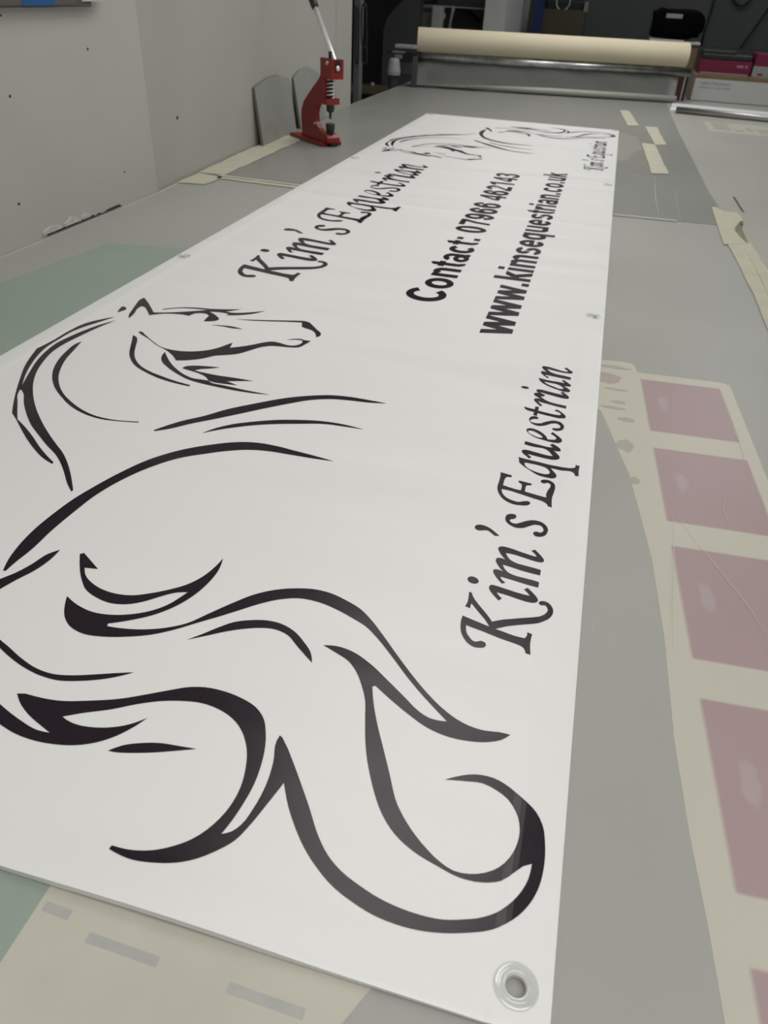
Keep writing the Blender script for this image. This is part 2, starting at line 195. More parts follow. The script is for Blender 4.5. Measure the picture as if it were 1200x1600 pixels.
KIM = [
[[(-112.6,341,1),(-104.5,338.7,0),(-94.7,336.1,0),(-85.2,333.5,1),(-90.3,341.4,0),(-96.7,348.8,0),(-103.2,356.3,0),(-107.3,361.2,1),(-107.6,358.1,0),(-107.4,353.7,1),(-112.7,355.2,1),(-111.6,360.1,0),(-111.5,366.8,0),(-112.1,373.3,0),(-112.5,377.6,1),(-109.5,376.9,1),(-108.2,372.9,0),(-105.2,368,0),(-98.4,359.5,0),(-91.9,351.9,0),(-87.4,346.3,0),(-83.8,341.2,1),(-75.4,346.7,0),(-65.6,351.3,0),(-55.8,355.8,0),(-45.8,360.1,0),(-39.9,363.3,0),(-35.1,368,0),(-33.3,373.4,0),(-34.4,377.9,0),(-36.8,380.7,0),(-40.4,380,0),(-42.8,382.3,0),(-42,385.3,0),(-38.9,386.8,0),(-34.5,385.3,0),(-30.5,381.3,0),(-28.1,375.1,0),(-28.4,368.6,0),(-31,362.2,0),(-35.2,357.3,0),(-42,352.4,0),(-50.8,348.3,0),(-60.6,343.8,0),(-69.3,339.3,0),(-74.9,335.6,0),(-79.4,332.3,1),(-71.2,330.8,0),(-62.8,329,0),(-54.7,328.3,0),(-50.8,328.4,1),(-49.3,332.6,0),(-49.4,337.2,1),(-44.6,336,1),(-45.1,328.7,0),(-44.9,320.1,0),(-43.3,308.6,1),(-48,309.1,1),(-49.1,313,0),(-51.2,315.9,0),(-55.4,317.8,0),(-61.6,319.1,0),(-71.9,320.9,0),(-82.4,323.4,0),(-93,326,0),(-100.5,327.4,0),(-107,329.1,1),(-106.3,324,0),(-104.6,318.5,0),(-101.2,313.7,0),(-97,309.9,0),(-94.5,309.7,0),(-89.8,312.2,0),(-86.1,311.2,0),(-84.6,308.1,0),(-86.1,304.7,0),(-90.3,302.9,0),(-95.3,302.5,0),(-100.7,305.1,0),(-106.4,311.3,0),(-110.5,319.6,0),(-112.3,328.1,0),(-112.9,335.7,0)]],
[[(-117.7,397.5,0),(-116.3,401.2,0),(-112.6,402.4,0),(-108.4,400.9,0),(-105.8,397,0),(-106.7,393.5,0),(-109.7,391.7,0),(-114.3,392.4,0)]],
[[(-82.2,373.9,1),(-86.3,378.4,0),(-90.8,383.7,0),(-93.8,388.7,0),(-94.1,392.9,0),(-92.6,395.5,0),(-87.6,395.4,0),(-77.5,393.7,0),(-66.3,391.7,0),(-57.6,390.8,0),(-52.4,390.7,1),(-55.3,394.5,0),(-59.3,398.8,1),(-56.1,402.3,1),(-50.6,396.8,0),(-46.3,391.5,0),(-44,386.3,0),(-45,383.2,0),(-48.5,381.2,0),(-54.3,380.8,0),(-64.1,382.3,0),(-75.2,384.5,0),(-85.7,385.7,1),(-83.8,382.6,0),(-79.2,377.8,1)]],
[[(-82.3,400.9,1),(-86.9,405.9,0),(-91.1,411.7,0),(-93.8,417.2,0),(-93.7,420.9,0),(-90.9,422.2,0),(-85.7,421.3,0),(-83,420.2,1),(-87.3,424.9,0),(-91.7,431.8,0),(-94,437.7,0),(-93,441.5,0),(-89.7,442.7,0),(-86.2,442.2,0),(-83.9,442,1),(-88.6,447.2,0),(-92.4,453.7,0),(-94.3,459,0),(-93,462.4,0),(-89.1,463.8,0),(-82,463.2,0),(-69.9,460.3,0),(-59.2,458,0),(-54,457.2,0),(-51.9,457.5,1),(-54.4,461.5,0),(-59,466.3,1),(-55.2,469.2,1),(-49.3,462.3,0),(-45.3,456.8,0),(-43.9,453.4,0),(-45.2,449.7,0),(-49.1,448.8,0),(-57.2,449.6,0),(-66.6,451.6,0),(-76.1,453.3,0),(-85.4,453.5,1),(-82.9,448.1,0),(-78.8,442.7,0),(-72.1,439.3,0),(-62.8,438,0),(-53.6,437,0),(-45.7,435.9,1),(-45.7,426.7,1),(-54.9,427.3,0),(-66.3,428.7,0),(-75.6,430.6,0),(-85.8,432.3,1),(-83.6,427,0),(-78.9,421.2,0),(-71.7,418.1,0),(-62.7,417.1,0),(-53.8,416.5,0),(-45.6,415.2,1),(-45.6,406.4,1),(-55,407.2,0),(-65.1,408.7,0),(-75.2,410.3,0),(-85.5,411.7,1),(-83.8,407.8,0),(-79,403.5,1)]],
[[(-125.4,489.3,0),(-124.6,493.4,0),(-121.5,495.8,0),(-116.7,496.1,0),(-110.2,494,0),(-103.4,488.8,0),(-96.1,481.8,1),(-101.5,480.4,1),(-106.4,485.1,0),(-110.5,487.9,0),(-115.2,486.5,0),(-119.8,484.8,0),(-123.4,485.9,0)]],
[[(-82.6,526.5,0),(-82.8,523,0),(-84.9,520.1,0),(-87.8,518.7,0),(-88.9,515.4,0),(-87,512.3,0),(-82.5,511,0),(-76.3,515.3,0),(-69.6,521.3,0),(-62.6,524.8,0),(-55.2,524.7,0),(-48.7,520.3,0),(-45,512.9,0),(-45,505.4,0),(-47.9,498.1,0),(-52.4,494.9,0),(-57.1,494.6,0),(-60.2,498.2,0),(-59.7,502,0),(-56.8,503.6,0),(-53.1,502.7,0),(-50,505.8,0),(-49.9,511.2,0),(-53.2,516.6,0),(-59.3,516.7,0),(-66.1,511.6,0),(-72.8,505.6,0),(-79.8,503.7,0),(-86.8,506.2,0),(-92.5,512,0),(-94.5,520.2,0),(-93.1,526.2,0),(-88.5,529.4,0),(-84.2,529.3,0)]],
[[(-113.4,617,1),(-98.6,614,1),(-99,609.5,1),(-104.5,608.4,0),(-106.1,603.6,0),(-106.4,594.9,0),(-106.5,587.9,1),(-92.7,584.3,0),(-84.2,583.2,1),(-83.9,592.9,0),(-84.9,598.2,0),(-88.9,601,1),(-88.9,605.3,1),(-72.6,603,1),(-72.6,599.1,1),(-78.2,596.9,0),(-79,590.5,0),(-78.8,582.3,1),(-66.4,579.8,0),(-52.2,577.5,1),(-53.2,583.1,0),(-52,594.3,0),(-49.7,604.8,0),(-50.5,610.2,0),(-53.5,611.9,0),(-58.3,608.8,0),(-62.2,610.9,0),(-61.9,615.3,0),(-57,618.4,0),(-51.1,617.6,0),(-45.5,611.9,0),(-43.9,604.1,0),(-44.6,591.4,0),(-45.6,580.3,0),(-45.3,569.8,0),(-44.2,558.5,1),(-49,559.4,1),(-51.6,565,0),(-54.6,567.2,0),(-68.3,571.1,0),(-85.9,575.8,0),(-97.7,578.5,0),(-107,578.8,1),(-105,570.5,0),(-100,562.8,0),(-92.3,558.3,0),(-83.7,557.1,0),(-77.1,561,0),(-71.6,562.1,0),(-69.8,558.8,0),(-72.1,554.1,0),(-80.2,550.8,0),(-89.9,550.5,0),(-100.5,556,0),(-109.4,569,0),(-112.4,580.2,0),(-112.4,595.6,0),(-112.5,607.1,0)]],
[[(-96.2,662.6,1),(-86.7,660.7,0),(-71.2,659,0),(-55.9,656.7,0),(-42.3,656.1,0),(-30.2,655.2,0),(-23.7,659,0),(-22.4,662.5,0),(-22.7,666.9,1),(-17.1,666.8,1),(-17.8,653.6,0),(-17.2,640.5,1),(-21.9,639.4,1),(-22.9,644.3,0),(-26,647.7,0),(-34.2,647.2,0),(-44.7,648,0),(-53.7,649,1),(-48.6,641.2,0),(-44.7,633.7,0),(-44.9,627.9,0),(-48.7,624.5,0),(-56,624,0),(-66.6,626.1,0),(-77.8,633.9,0),(-87.7,642.5,0),(-94,650.9,0),(-94.6,656,1)],[(-86.4,651.2,0),(-79.6,651.4,0),(-67.4,650.2,0),(-59.6,647.8,0),(-54.2,640.7,0),(-53.3,635.1,0),(-56.7,631.6,0),(-64.1,631.3,0),(-73.3,634,0),(-81.3,638.7,0),(-85.7,644.7,0)]],
[[(-82.4,663.4,1),(-86.9,669.1,0),(-92.2,675.2,0),(-93.9,679.4,0),(-92.4,683.8,0),(-87.8,684.8,0),(-76.7,682.9,0),(-64,680.4,0),(-56.3,679.7,0),(-52.8,680.3,1),(-56.1,686.4,0),(-60.5,692.9,0),(-64.7,696,0),(-68.7,697.2,1),(-81.2,697,0),(-92.6,699.6,1),(-92.4,708.3,1),(-80.5,705.5,0),(-69.3,703.6,0),(-61.3,702.5,0),(-54.6,703.2,1),(-59.1,709.2,1),(-56,713.7,1),(-49.2,708.4,0),(-44.4,701.9,0),(-44,697.2,0),(-48.2,695,0),(-53.5,696.4,1),(-48.5,689.1,0),(-44.5,682.6,0),(-44.2,676.4,0),(-47.3,672.8,0),(-52.5,670.9,0),(-63.2,671.2,0),(-75.7,673.1,0),(-85.9,674.8,1),(-83.6,671.8,0),(-79.8,668.1,1)]],
[[(-58.7,747.1,1),(-50.7,738.4,0),(-45.4,731.1,0),(-44.1,724.7,0),(-47.7,719,0),(-56.3,717.6,0),(-67.6,719.6,0),(-79.1,723,0),(-88.7,730.6,0),(-94.1,739.3,0),(-93.5,744.8,0),(-88.1,747.8,0),(-79.7,745.5,0),(-70.9,738.1,0),(-64.8,728.2,0),(-63.8,723.7,1),(-58.4,724.6,0),(-53.5,726.4,0),(-52.1,729.3,0),(-55.4,736.7,0),(-60.9,740.7,1)],[(-92,738.6,0),(-87.4,741,0),(-78.9,737,0),(-71.7,729.8,0),(-70.4,726.2,0),(-74.4,724.7,0),(-82.8,727.9,0),(-89.9,733.7,0)]],
[[(-82.1,783.9,0),(-82.1,779.3,0),(-87,777.6,0),(-91.6,773.3,0),(-91.9,768.3,0),(-86.6,765.5,0),(-78.4,766.6,0),(-69.3,775.5,0),(-59.8,781.9,0),(-51.5,781.2,0),(-45.1,772.5,0),(-44.4,763.7,0),(-47.9,755.3,0),(-54.2,752.3,0),(-59.2,754,0),(-59.6,758.2,0),(-54.8,759.9,0),(-50.1,762.4,0),(-49.7,769,0),(-55.1,774.4,0),(-62.3,771.7,0),(-69.9,763.5,0),(-77.7,758.8,0),(-86.1,760.2,0),(-92.7,768,0),(-94,776.9,0),(-91.8,783.3,0),(-86.2,786.2,0)]],
[[(-105.4,811.3,1),(-97.9,809.3,0),(-89.6,808.1,1),(-89.4,818,1),(-84.1,817.2,1),(-84.2,805.4,1),(-70,802.8,0),(-58,801.5,0),(-51.7,803,0),(-51.6,806.5,0),(-54.5,810.5,0),(-61.5,813.7,1),(-58,818.9,1),(-49.4,810.4,0),(-44.1,800.8,0),(-44.5,796.1,0),(-50.6,792.8,0),(-64.1,793.5,0),(-77.8,796.1,0),(-84.4,797.5,1),(-84.3,788,1),(-89.8,789,1),(-89.6,799.5,1),(-97,800.6,0),(-101.5,802.9,0)]],
[[(-82.7,820.9,1),(-88.7,829.5,0),(-93.4,837.9,0),(-93.1,843.8,0),(-88.6,845.9,0),(-82.3,844.1,1),(-89,849.9,0),(-95.4,857.2,0),(-95.5,862.2,0),(-91.3,865.1,0),(-84,863.1,0),(-79,860,1),(-81.8,854.7,1),(-85.1,855.6,0),(-79.9,847.1,0),(-71.5,840.8,0),(-59,837.3,0),(-45.4,835.5,1),(-45.3,826.4,1),(-58.4,828.7,0),(-72.5,832.3,0),(-83.2,834.8,0),(-88.3,837,1),(-84.5,831.1,0),(-79.5,824.9,1)]],
[[(-79.2,859,1),(-83.9,861.5,0),(-89.7,866.5,0),(-93.5,872.4,0),(-92.5,876.7,0),(-87.2,878.2,0),(-76.3,875.8,0),(-59.9,872.2,0),(-51.9,871.3,1),(-54.8,875.3,0),(-57.1,877.9,1),(-53.9,882.9,1),(-48.6,875.5,0),(-43.6,865.6,0),(-44.2,861.2,0),(-51.1,859.9,0),(-66.3,863,0),(-80.8,866.9,0),(-88.2,869.2,1),(-84.2,864.4,0),(-79,860.8,1)]],
[[(-117.4,876.4,0),(-114.6,881,0),(-110.1,881.3,0),(-105.1,876.7,0),(-107.5,873.6,0),(-112.8,872.9,0)]],
[[(-94.3,920.1,1),(-79.8,916.5,0),(-63.2,916,0),(-54,915,1),(-55.2,919,0),(-58.5,921.4,1),(-55.7,926.6,1),(-48.7,918.3,0),(-43.3,910.1,0),(-43.4,906.5,0),(-48.7,904.5,0),(-54.1,903.8,1),(-48.3,898.1,0),(-43.3,890.4,0),(-43.9,885.8,0),(-50,883.5,0),(-62.8,887.4,0),(-76,894.2,0),(-87.9,904.4,0),(-92.2,911.8,0),(-93.5,915.9,0)],[(-84.6,908.8,0),(-75.4,908.2,0),(-64.3,906.6,0),(-55.6,898.8,0),(-53.5,894.4,0),(-57.8,891.5,0),(-68.9,896,0),(-78.4,901.3,0)]],
[[(-81.3,924.2,1),(-87.7,932.9,0),(-92.8,941.7,0),(-92.4,947.6,0),(-88.1,948.2,0),(-82.2,944.4,1),(-88.2,953,0),(-92.8,962.3,0),(-92.2,968.4,0),(-86.2,969.2,0),(-70.6,964.5,0),(-57.1,960.1,0),(-50.6,961.2,1),(-53.8,967.6,0),(-57.9,971.9,1),(-54.4,976.6,1),(-48.2,968.3,0),(-43.4,960.6,0),(-45.5,956,0),(-52.9,954.6,0),(-68.1,955.9,0),(-84.5,960.7,1),(-78.9,950.3,0),(-67.2,944.4,0),(-54,942.4,0),(-45,940.3,1),(-45.3,931,1),(-57,932,0),(-72,934.2,0),(-86.1,935.8,1),(-82.9,931.4,0),(-78.6,928.4,1)]]]

# ------------------------------------------------------------------ materials
M_wall = mat('painted_wall', (0.50, 0.49, 0.455), 0.75, spec=0.2, noise=0.03, nscale=3, bump=0.15, bscale=60)
M_wall_dark = mat('dark_wall', (0.12, 0.127, 0.124), 0.8, spec=0.2, noise=0.08, nscale=2)
M_floor = mat('floor_vinyl', (0.16, 0.16, 0.155), 0.6, noise=0.1)
M_ceil = mat('ceiling_paint', (0.62, 0.62, 0.60), 0.9, spec=0.1)
M_black = mat('black_plastic', (0.012, 0.012, 0.013), 0.45)
M_dgrey = mat('dark_grey_plastic', (0.06, 0.063, 0.063), 0.55)
M_mgrey = mat('mid_grey_metal', (0.28, 0.285, 0.28), 0.5)
M_lgrey = mat('light_grey_plastic', (0.52, 0.53, 0.52), 0.5)
M_red = mat('red_enamel', (0.21, 0.010, 0.008), 0.38, noise=0.06, nscale=30)
M_steel = mat('polished_steel', (0.80, 0.80, 0.80), 0.30, metal=0.45)
M_galv = mat('galvanised_steel', (0.50, 0.52, 0.52), 0.30, metal=1.0, noise=0.25, nscale=22)
M_alu = mat('brushed_aluminium', (0.45, 0.45, 0.45), 0.35, metal=0.9)
M_whiteal = mat('white_coated_aluminium', (0.85, 0.86, 0.86), 0.4)
M_cream = mat('cream_paper', (0.74, 0.66, 0.49), 0.7, spec=0.2, noise=0.02, nscale=5)
M_kraft = mat('brown_cardboard', (0.20, 0.145, 0.085), 0.85, spec=0.1, noise=0.08, nscale=12)
M_whitecard = mat('white_cardboard', (0.52, 0.52, 0.51), 0.7, spec=0.2)
M_magenta = mat('magenta_card', (0.16, 0.002, 0.035), 0.5)
M_tape = mat('masking_tape', (0.50, 0.485, 0.385), 0.7, spec=0.2, noise=0.05, nscale=25, bump=0.4, bscale=60)
M_blue = mat('blue_enamel', (0.012, 0.03, 0.16), 0.5)
M_film = mat('grey_film', (0.38, 0.38, 0.36), 0.4, noise=0.04, nscale=4)
M_tubepale = mat('pale_card_tube', (0.42, 0.42, 0.37), 0.45)
M_board = mat('grey_board', (0.30, 0.305, 0.285), 0.75, spec=0.2, noise=0.05, nscale=8)
M_boardedge = mat('board_core', (0.16, 0.155, 0.115), 0.9)
def clear_plastic():
    m = bpy.data.materials.new('clear_plastic'); m.use_nodes = True; nt = m.node_tree
    nt.nodes.remove(nt.nodes['Principled BSDF']); N = nt.nodes.new; L = nt.links.new
    fr_ = N('ShaderNodeFresnel'); fr_.inputs['IOR'].default_value = 1.55
    k = N('ShaderNodeMath'); k.operation = 'MULTIPLY_ADD'; k.inputs[1].default_value = 1.5; k.inputs[2].default_value = 0.02; k.use_clamp = True
    ge = N('ShaderNodeNewGeometry'); inv = N('ShaderNodeMath'); inv.operation = 'SUBTRACT'; inv.inputs[0].default_value = 1.0; L(ge.outputs['Backfacing'], inv.inputs[1])
    kk = N('ShaderNodeMath'); kk.operation = 'MULTIPLY'; L(k.outputs[0], kk.inputs[0]); L(inv.outputs[0], kk.inputs[1])
    L(fr_.outputs[0], k.inputs[0])
    tr = N('ShaderNodeBsdfTransparent'); tr.inputs[0].default_value = (0.975, 0.98, 0.975, 1)
    df = N('ShaderNodeBsdfDiffuse'); df.inputs[0].default_value = (0.8, 0.8, 0.79, 1)
    m1 = N('ShaderNodeMixShader'); m1.inputs[0].default_value = 0.12; L(tr.outputs[0], m1.inputs[1]); L(df.outputs[0], m1.inputs[2])
    gl = N('ShaderNodeBsdfGlossy'); gl.inputs['Roughness'].default_value = 0.06; gl.inputs[0].default_value = (1, 1, 1, 1)
    m2 = N('ShaderNodeMixShader'); L(kk.outputs[0], m2.inputs[0]); L(m1.outputs[0], m2.inputs[1]); L(gl.outputs[0], m2.inputs[2])
    L(m2.outputs[0], nt.nodes['Material Output'].inputs['Surface'])
    return m
M_clear = clear_plastic()
M_wood = mat('pale_wood', (0.16, 0.14, 0.075), 0.7, noise=0.15, nscale=10)

# banner vinyl and print share the same faint creases (bump in object space)
def vinyl(name, col, rough, spec):
    m = mat(name, col, rough, spec=spec)
    nt = m.node_tree; b = nt.nodes['Principled BSDF']; N = nt.nodes.new; L = nt.links.new
    tc = nt.nodes['Texture Coordinate'] if 'Texture Coordinate' in nt.nodes else N('ShaderNodeTexCoord')
    mp = N('ShaderNodeMapping'); mp.inputs['Scale'].default_value = (1.1, 5.0, 1.0)
    mp.inputs['Rotation'].default_value = (0, 0, math.radians(4))
    L(tc.outputs['Object'], mp.inputs['Vector'])
    n = N('ShaderNodeTexNoise'); n.inputs['Scale'].default_value = 1.6; n.inputs['Detail'].default_value = 2
    n.inputs['Roughness'].default_value = 0.45
    L(mp.outputs['Vector'], n.inputs['Vector'])
    w = N('ShaderNodeTexNoise'); w.inputs['Scale'].default_value = 900; w.inputs['Detail'].default_value = 1
    L(tc.outputs['Object'], w.inputs['Vector'])
    # a few soft cross folds
    sp = N('ShaderNodeSeparateXYZ'); L(tc.outputs['Object'], sp.inputs[0])
    def mth(op, a, c=None, e=None):
        q = N('ShaderNodeMath'); q.operation = op
        for i_, v_ in enumerate((a, c, e)):
            if v_ is None: continue
            if isinstance(v_, (int, float)): q.inputs[i_].default_value = v_
            else: L(v_, q.inputs[i_])
        return q.outputs[0]
    wob = mth('MULTIPLY', n.outputs['Fac'], 0.10)
    folds = None
    for y0, slope, wid in ((2.53, 0.06, 0.016), (1.93, -0.03, 0.02), (2.98, 0.05, 0.014), (1.42, 0.02, 0.03), (0.88, -0.04, 0.035), (3.3, 0.03, 0.014)):
        u = mth('ADD', mth('SUBTRACT', sp.outputs[1], y0 + 0.05), mth('MULTIPLY_ADD', sp.outputs[0], -slope, wob))
        g = mth('EXPONENT', mth('MULTIPLY', mth('MULTIPLY', u, u), -1.0 / (wid * wid)))
        folds = g if folds is None else mth('ADD', folds, g)
    b0 = N('ShaderNodeBump'); b0.inputs['Strength'].default_value = 1.0; b0.inputs['Distance'].default_value = 0.0011
    L(folds, b0.inputs['Height'])
    b1 = N('ShaderNodeBump'); L(b0.outputs['Normal'], b1.inputs['Normal']); b1.inputs['Strength'].default_value = 0.5; b1.inputs['Distance'].default_value = 0.012
    L(n.outputs['Fac'], b1.inputs['Height'])
    b2 = N('ShaderNodeBump'); b2.inputs['Strength'].default_value = 0.06; b2.inputs['Distance'].default_value = 0.0004
    L(w.outputs['Fac'], b2.inputs['Height']); L(b1.outputs['Normal'], b2.inputs['Normal'])
    L(b2.outputs['Normal'], b.inputs['Normal'])
    return m
M_vinyl = vinyl('white_vinyl', (0.80, 0.80, 0.795), 0.38, 0.35)
M_print = vinyl('black_print', (0.016, 0.010, 0.016), 0.27, 0.40)

# ------------------------------------------------------------------ room shell
struct('floor', box(-5, 4.2, -3, 9, -0.05, 0), M_floor, 'grey workshop floor under the table')
struct('ceiling', box(-5, 4.2, -3, 9, 2.9, 2.95), M_ceil, 'pale ceiling above the workshop')
wl = [(-1.170, -3.0), (-1.170, 1.99), (-1.40, 1.99), (-1.40, -3.0)]
bmw = prism(wl, 0, 2.9)
struct('wall_left', bmw, M_wall, 'scuffed light grey wall panel along the left, nearest the camera')
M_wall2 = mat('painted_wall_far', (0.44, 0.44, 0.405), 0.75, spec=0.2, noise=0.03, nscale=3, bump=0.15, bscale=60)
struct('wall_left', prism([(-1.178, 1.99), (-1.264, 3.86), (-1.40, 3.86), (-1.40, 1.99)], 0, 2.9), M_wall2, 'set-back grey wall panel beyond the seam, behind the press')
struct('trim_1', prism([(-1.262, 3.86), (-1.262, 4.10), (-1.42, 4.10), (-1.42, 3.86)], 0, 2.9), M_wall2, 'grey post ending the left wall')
struct('wall_side_room', box(-3.6, -3.5, 4.1, 8.6, 0, 2.9), M_wall_dark, 'dark wall of the side room')
struct('wall_back', box(-3.6, 4.2, 8.5, 8.6, 0, 2.9), M_wall_dark, 'dark grey back wall')
struct('wall_right', box(4.1, 4.2, -3, 8.6, 0, 2.9), M_wall, 'plain wall right of the table')

# dark scuffs on the wall, each a chip of its own
chips = [(1.758, 1.249, 3), (1.464, 1.181, 3), (1.421, 0.983, 3), (2.17, 1.061, 5), (1.487, 1.316, 2), (1.837, 0.975, 2.5)]
for i, (y, z, r) in enumerate(chips):
    x = -1.170 if y < 1.99 else -1.178 - (y - 1.99) * 0.046
    bm = bmesh.new(); pts = []
    for k in range(9):
        a = 2 * math.pi * k / 9; q = r * 0.001 * random.uniform(0.6, 1.3)
        pts.append((y + q * math.cos(a) * 1.3, z + q * math.sin(a)))
    add_prism(bm, pts, x - 0.0005, x + 0.0004, lambda a, b, h: Vector((h, a, b)))
    words = ['small dark chip in the wall paint nearest the hanging frame', 'dark chip in the left wall at mid height near the photo edge',
             'dark chip low on the left wall above the green patch', 'largest dark scratch on the wall, short of the leaning boards',
             'tiny dark speck high on the wall below the frame', 'faint dark speck low on the wall beside the panel seam']
    tag(obj('paint_chip', bm, M_black), words[i], 'chip', 'chips in the wall paint')
# broken plaster where the wall meets the table
M_plaster = mat('crumbled_plaster', (0.55, 0.54, 0.50), 0.9, noise=0.15, nscale=60)
bm = bmesh.new()
for y0, y1, h in [(1.475, 1.545, 0.010), (1.555, 1.62, 0.012), (1.625, 1.66, 0.006)]:
    pts = [(y0, 0.9045)]
    n = 9
    for k in range(n + 1): pts.append((y0 + (y1 - y0) * k / n, 0.909 + h * math.sin(math.pi * (k + .5) / (n + 1)) * random.uniform(0.6, 1.1)))
    pts.append((y1, 0.9045))
    add_prism(bm, pts, -1.1705, -1.167, lambda a, b, h: Vector((h, a, b)))
tag(obj('broken_plaster', bm, M_plaster), 'crumbled white plaster at the wall foot above the table edge', 'plaster')
lo_ = [(1.49 + 0.31 * k / 24, 0.9004) for k in range(25)]
hi_ = [(1.49 + 0.31 * k / 24, 0.9004 + random.choice([0.0006, 0.0035, 0.0045, 0.0012, 0.005])) for k in range(25)]
bm = prism(lo_ + hi_[::-1], -1.1705, -1.168, lambda a, b, h: Vector((h, a, b)))
tag(obj('wall_gap', bm, M_black), 'dark crack along the wall foot beside the broken plaster', 'crack')

# hanging frame at the top of the wall, only its lower edge in view
fr = thing('poster_frame', 'dark grey framed poster with a blue patch on the left wall', 'frame', (-1.166, 1.30, 1.329))
obj('frame', box(-0.004, 0.012, -0.5, 0.475, 0, 0.5), mat('frame_grey', (0.09, 0.085, 0.08), 0.5), fr)
obj('poster', box(0.012, 0.0135, -0.48, 0.42, 0.004, 0.49), mat('poster_grey', (0.11, 0.105, 0.10), 0.5), fr)
obj('blue_patch', box(0.0135, 0.0145, 0.235, 0.34, 0.0035, 0.40), mat('poster_blue', (0.02, 0.10, 0.30), 0.5), fr)
obj('paper_corner', box(0.012, 0.014, 0.44, 0.52, 0.010, 0.3), M_whitecard, fr)

# ------------------------------------------------------------------ table
tb = thing('worktable', 'long grey laminated cutting table filling the room', 'table', (0, 0, 0))
edge = [(-1.168, -0.9), (-1.168, 1.99), (-1.172, 2.0), (-1.259, 3.87), (-1.259, 6.4), (1.35, 6.4), (1.35, -0.9)]
M_top = mat('table_laminate', (0.50, 0.50, 0.47), 0.55, noise=0.06, nscale=3)
obj('tabletop', prism(edge, 0.862, 0.897), M_top, tb)
for lx, ly in [(-1.08, -0.7), (1.2, -0.7), (-1.08, 2.6), (1.2, 2.6), (-1.1, 6.2), (1.2, 6.2)]:
    obj('leg', box(lx - .03, lx + .03, ly - .03, ly + .03, 0, 0.862), M_mgrey, tb)

# sheets lying between the tabletop and the clear mats
def under(name, pts, m, label, cat, z=0.8971, group=None):
    return tag(obj(name, prism(pts, z, z + 0.0003), m), label, cat, group)
M_green = mat('green_sheet', (0.30, 0.47, 0.37), 0.6, noise=0.04, nscale=4)
under('green_cutting_sheet', [(-1.063, 0.0), (-1.063, 1.19), (-1.023, 1.504), (-0.70, 1.56), (-0.26, 1.5), (-0.26, 0.0)], M_green,
      'pale green sheet under the clear mat left of the banner', 'cutting mat')

def label_sheet_material():
    """cream liner printed with a column of pink panels; soft edged; s across, t along"""
    m = bpy.data.materials.new('cream_label_liner'); m.use_nodes = True
    nt = m.node_tree; N = nt.nodes.new; L = nt.links.new; b = nt.nodes['Principled BSDF']
    b.inputs['Roughness'].default_value = 0.6
    tc = N('ShaderNodeTexCoord'); sp = N('ShaderNodeSeparateXYZ'); L(tc.outputs['Object'], sp.inputs[0])
    def math_(op, a, b_=None, c=None):
        n = N('ShaderNodeMath'); n.operation = op
        for i, v in enumerate((a, b_, c)):
            if v is None: continue
            if isinstance(v, (int, float)): n.inputs[i].default_value = v
            else: L(v, n.inputs[i])
        return n.outputs[0]
    def step(v, lo, hi):
        n = N('ShaderNodeMapRange'); n.interpolation_type = 'SMOOTHSTEP'
        L(v, n.inputs[0]); n.inputs[1].default_value = lo; n.inputs[2].default_value = hi
        return n.outputs[0]
    X, Yv = sp.outputs[0], sp.outputs[1]
    sx = math_('MULTIPLY', step(X, 0.000, 0.005), math_('SUBTRACT', 1.0, step(X, 0.124, 0.128)))
    t = math_('MODULO', math_('MULTIPLY', Yv, -1.0), 0.2275)
    st = math_('MULTIPLY', step(t, 0.000, 0.004), math_('SUBTRACT', 1.0, step(t, 0.178, 0.182)))
    below = step(math_('MULTIPLY', Yv, -1.0), -0.0005, 0.0005)
    mask = math_('MULTIPLY', math_('MULTIPLY', sx, st), below)
    # pale scuffed blot in each panel
    px_ = math_('SUBTRACT', X, 0.030); py_ = math_('SUBTRACT', t, 0.085)
    dist = math_('SQRT', math_('ADD', math_('MULTIPLY', math_('MULTIPLY', px_, px_), 9.0), math_('MULTIPLY', py_, py_)))
    nz = N('ShaderNodeTexNoise'); nz.inputs['Scale'].default_value = 70; L(tc.outputs['Object'], nz.inputs['Vector'])
    dist2 = math_('ADD', dist, math_('MULTIPLY', nz.outputs['Fac'], 0.03))
    blot = math_('MULTIPLY', math_('SUBTRACT', 1.0, step(dist2, 0.030, 0.044)), 0.35)
    nb = N('ShaderNodeTexNoise'); nb.inputs['Scale'].default_value = 9; L(tc.outputs['Object'], nb.inputs['Vector'])
    pk = N('ShaderNodeMix'); pk.data_type = 'RGBA'; pk.inputs[6].default_value = (0.50, 0.25, 0.29, 1); pk.inputs[7].default_value = (0.56, 0.31, 0.36, 1)
    L(nb.outputs['Fac'], pk.inputs[0])
    pk2 = N('ShaderNodeMix'); pk2.data_type = 'RGBA'; pk2.inputs[7].default_value = (0.75, 0.66, 0.70, 1)
    L(blot, pk2.inputs[0]); L(pk.outputs[2], pk2.inputs[6])
    mx = N('ShaderNodeMix'); mx.data_type = 'RGBA'; mx.inputs[6].default_value = (0.88, 0.84, 0.70, 1)
    L(mask, mx.inputs[0]); L(pk2.outputs[2], mx.inputs[7]); L(mx.outputs[2], b.inputs['Base Color'])
    return m
th = math.radians(-3.6)
SO = Vector((0.131, 1.192, 0.0))
def s2(a, b): # world -> sheet frame
    dx, dy = a - SO.x, b - SO.y
    return (dx * math.cos(th) - dy * math.sin(th), dx * math.sin(th) + dy * math.cos(th))
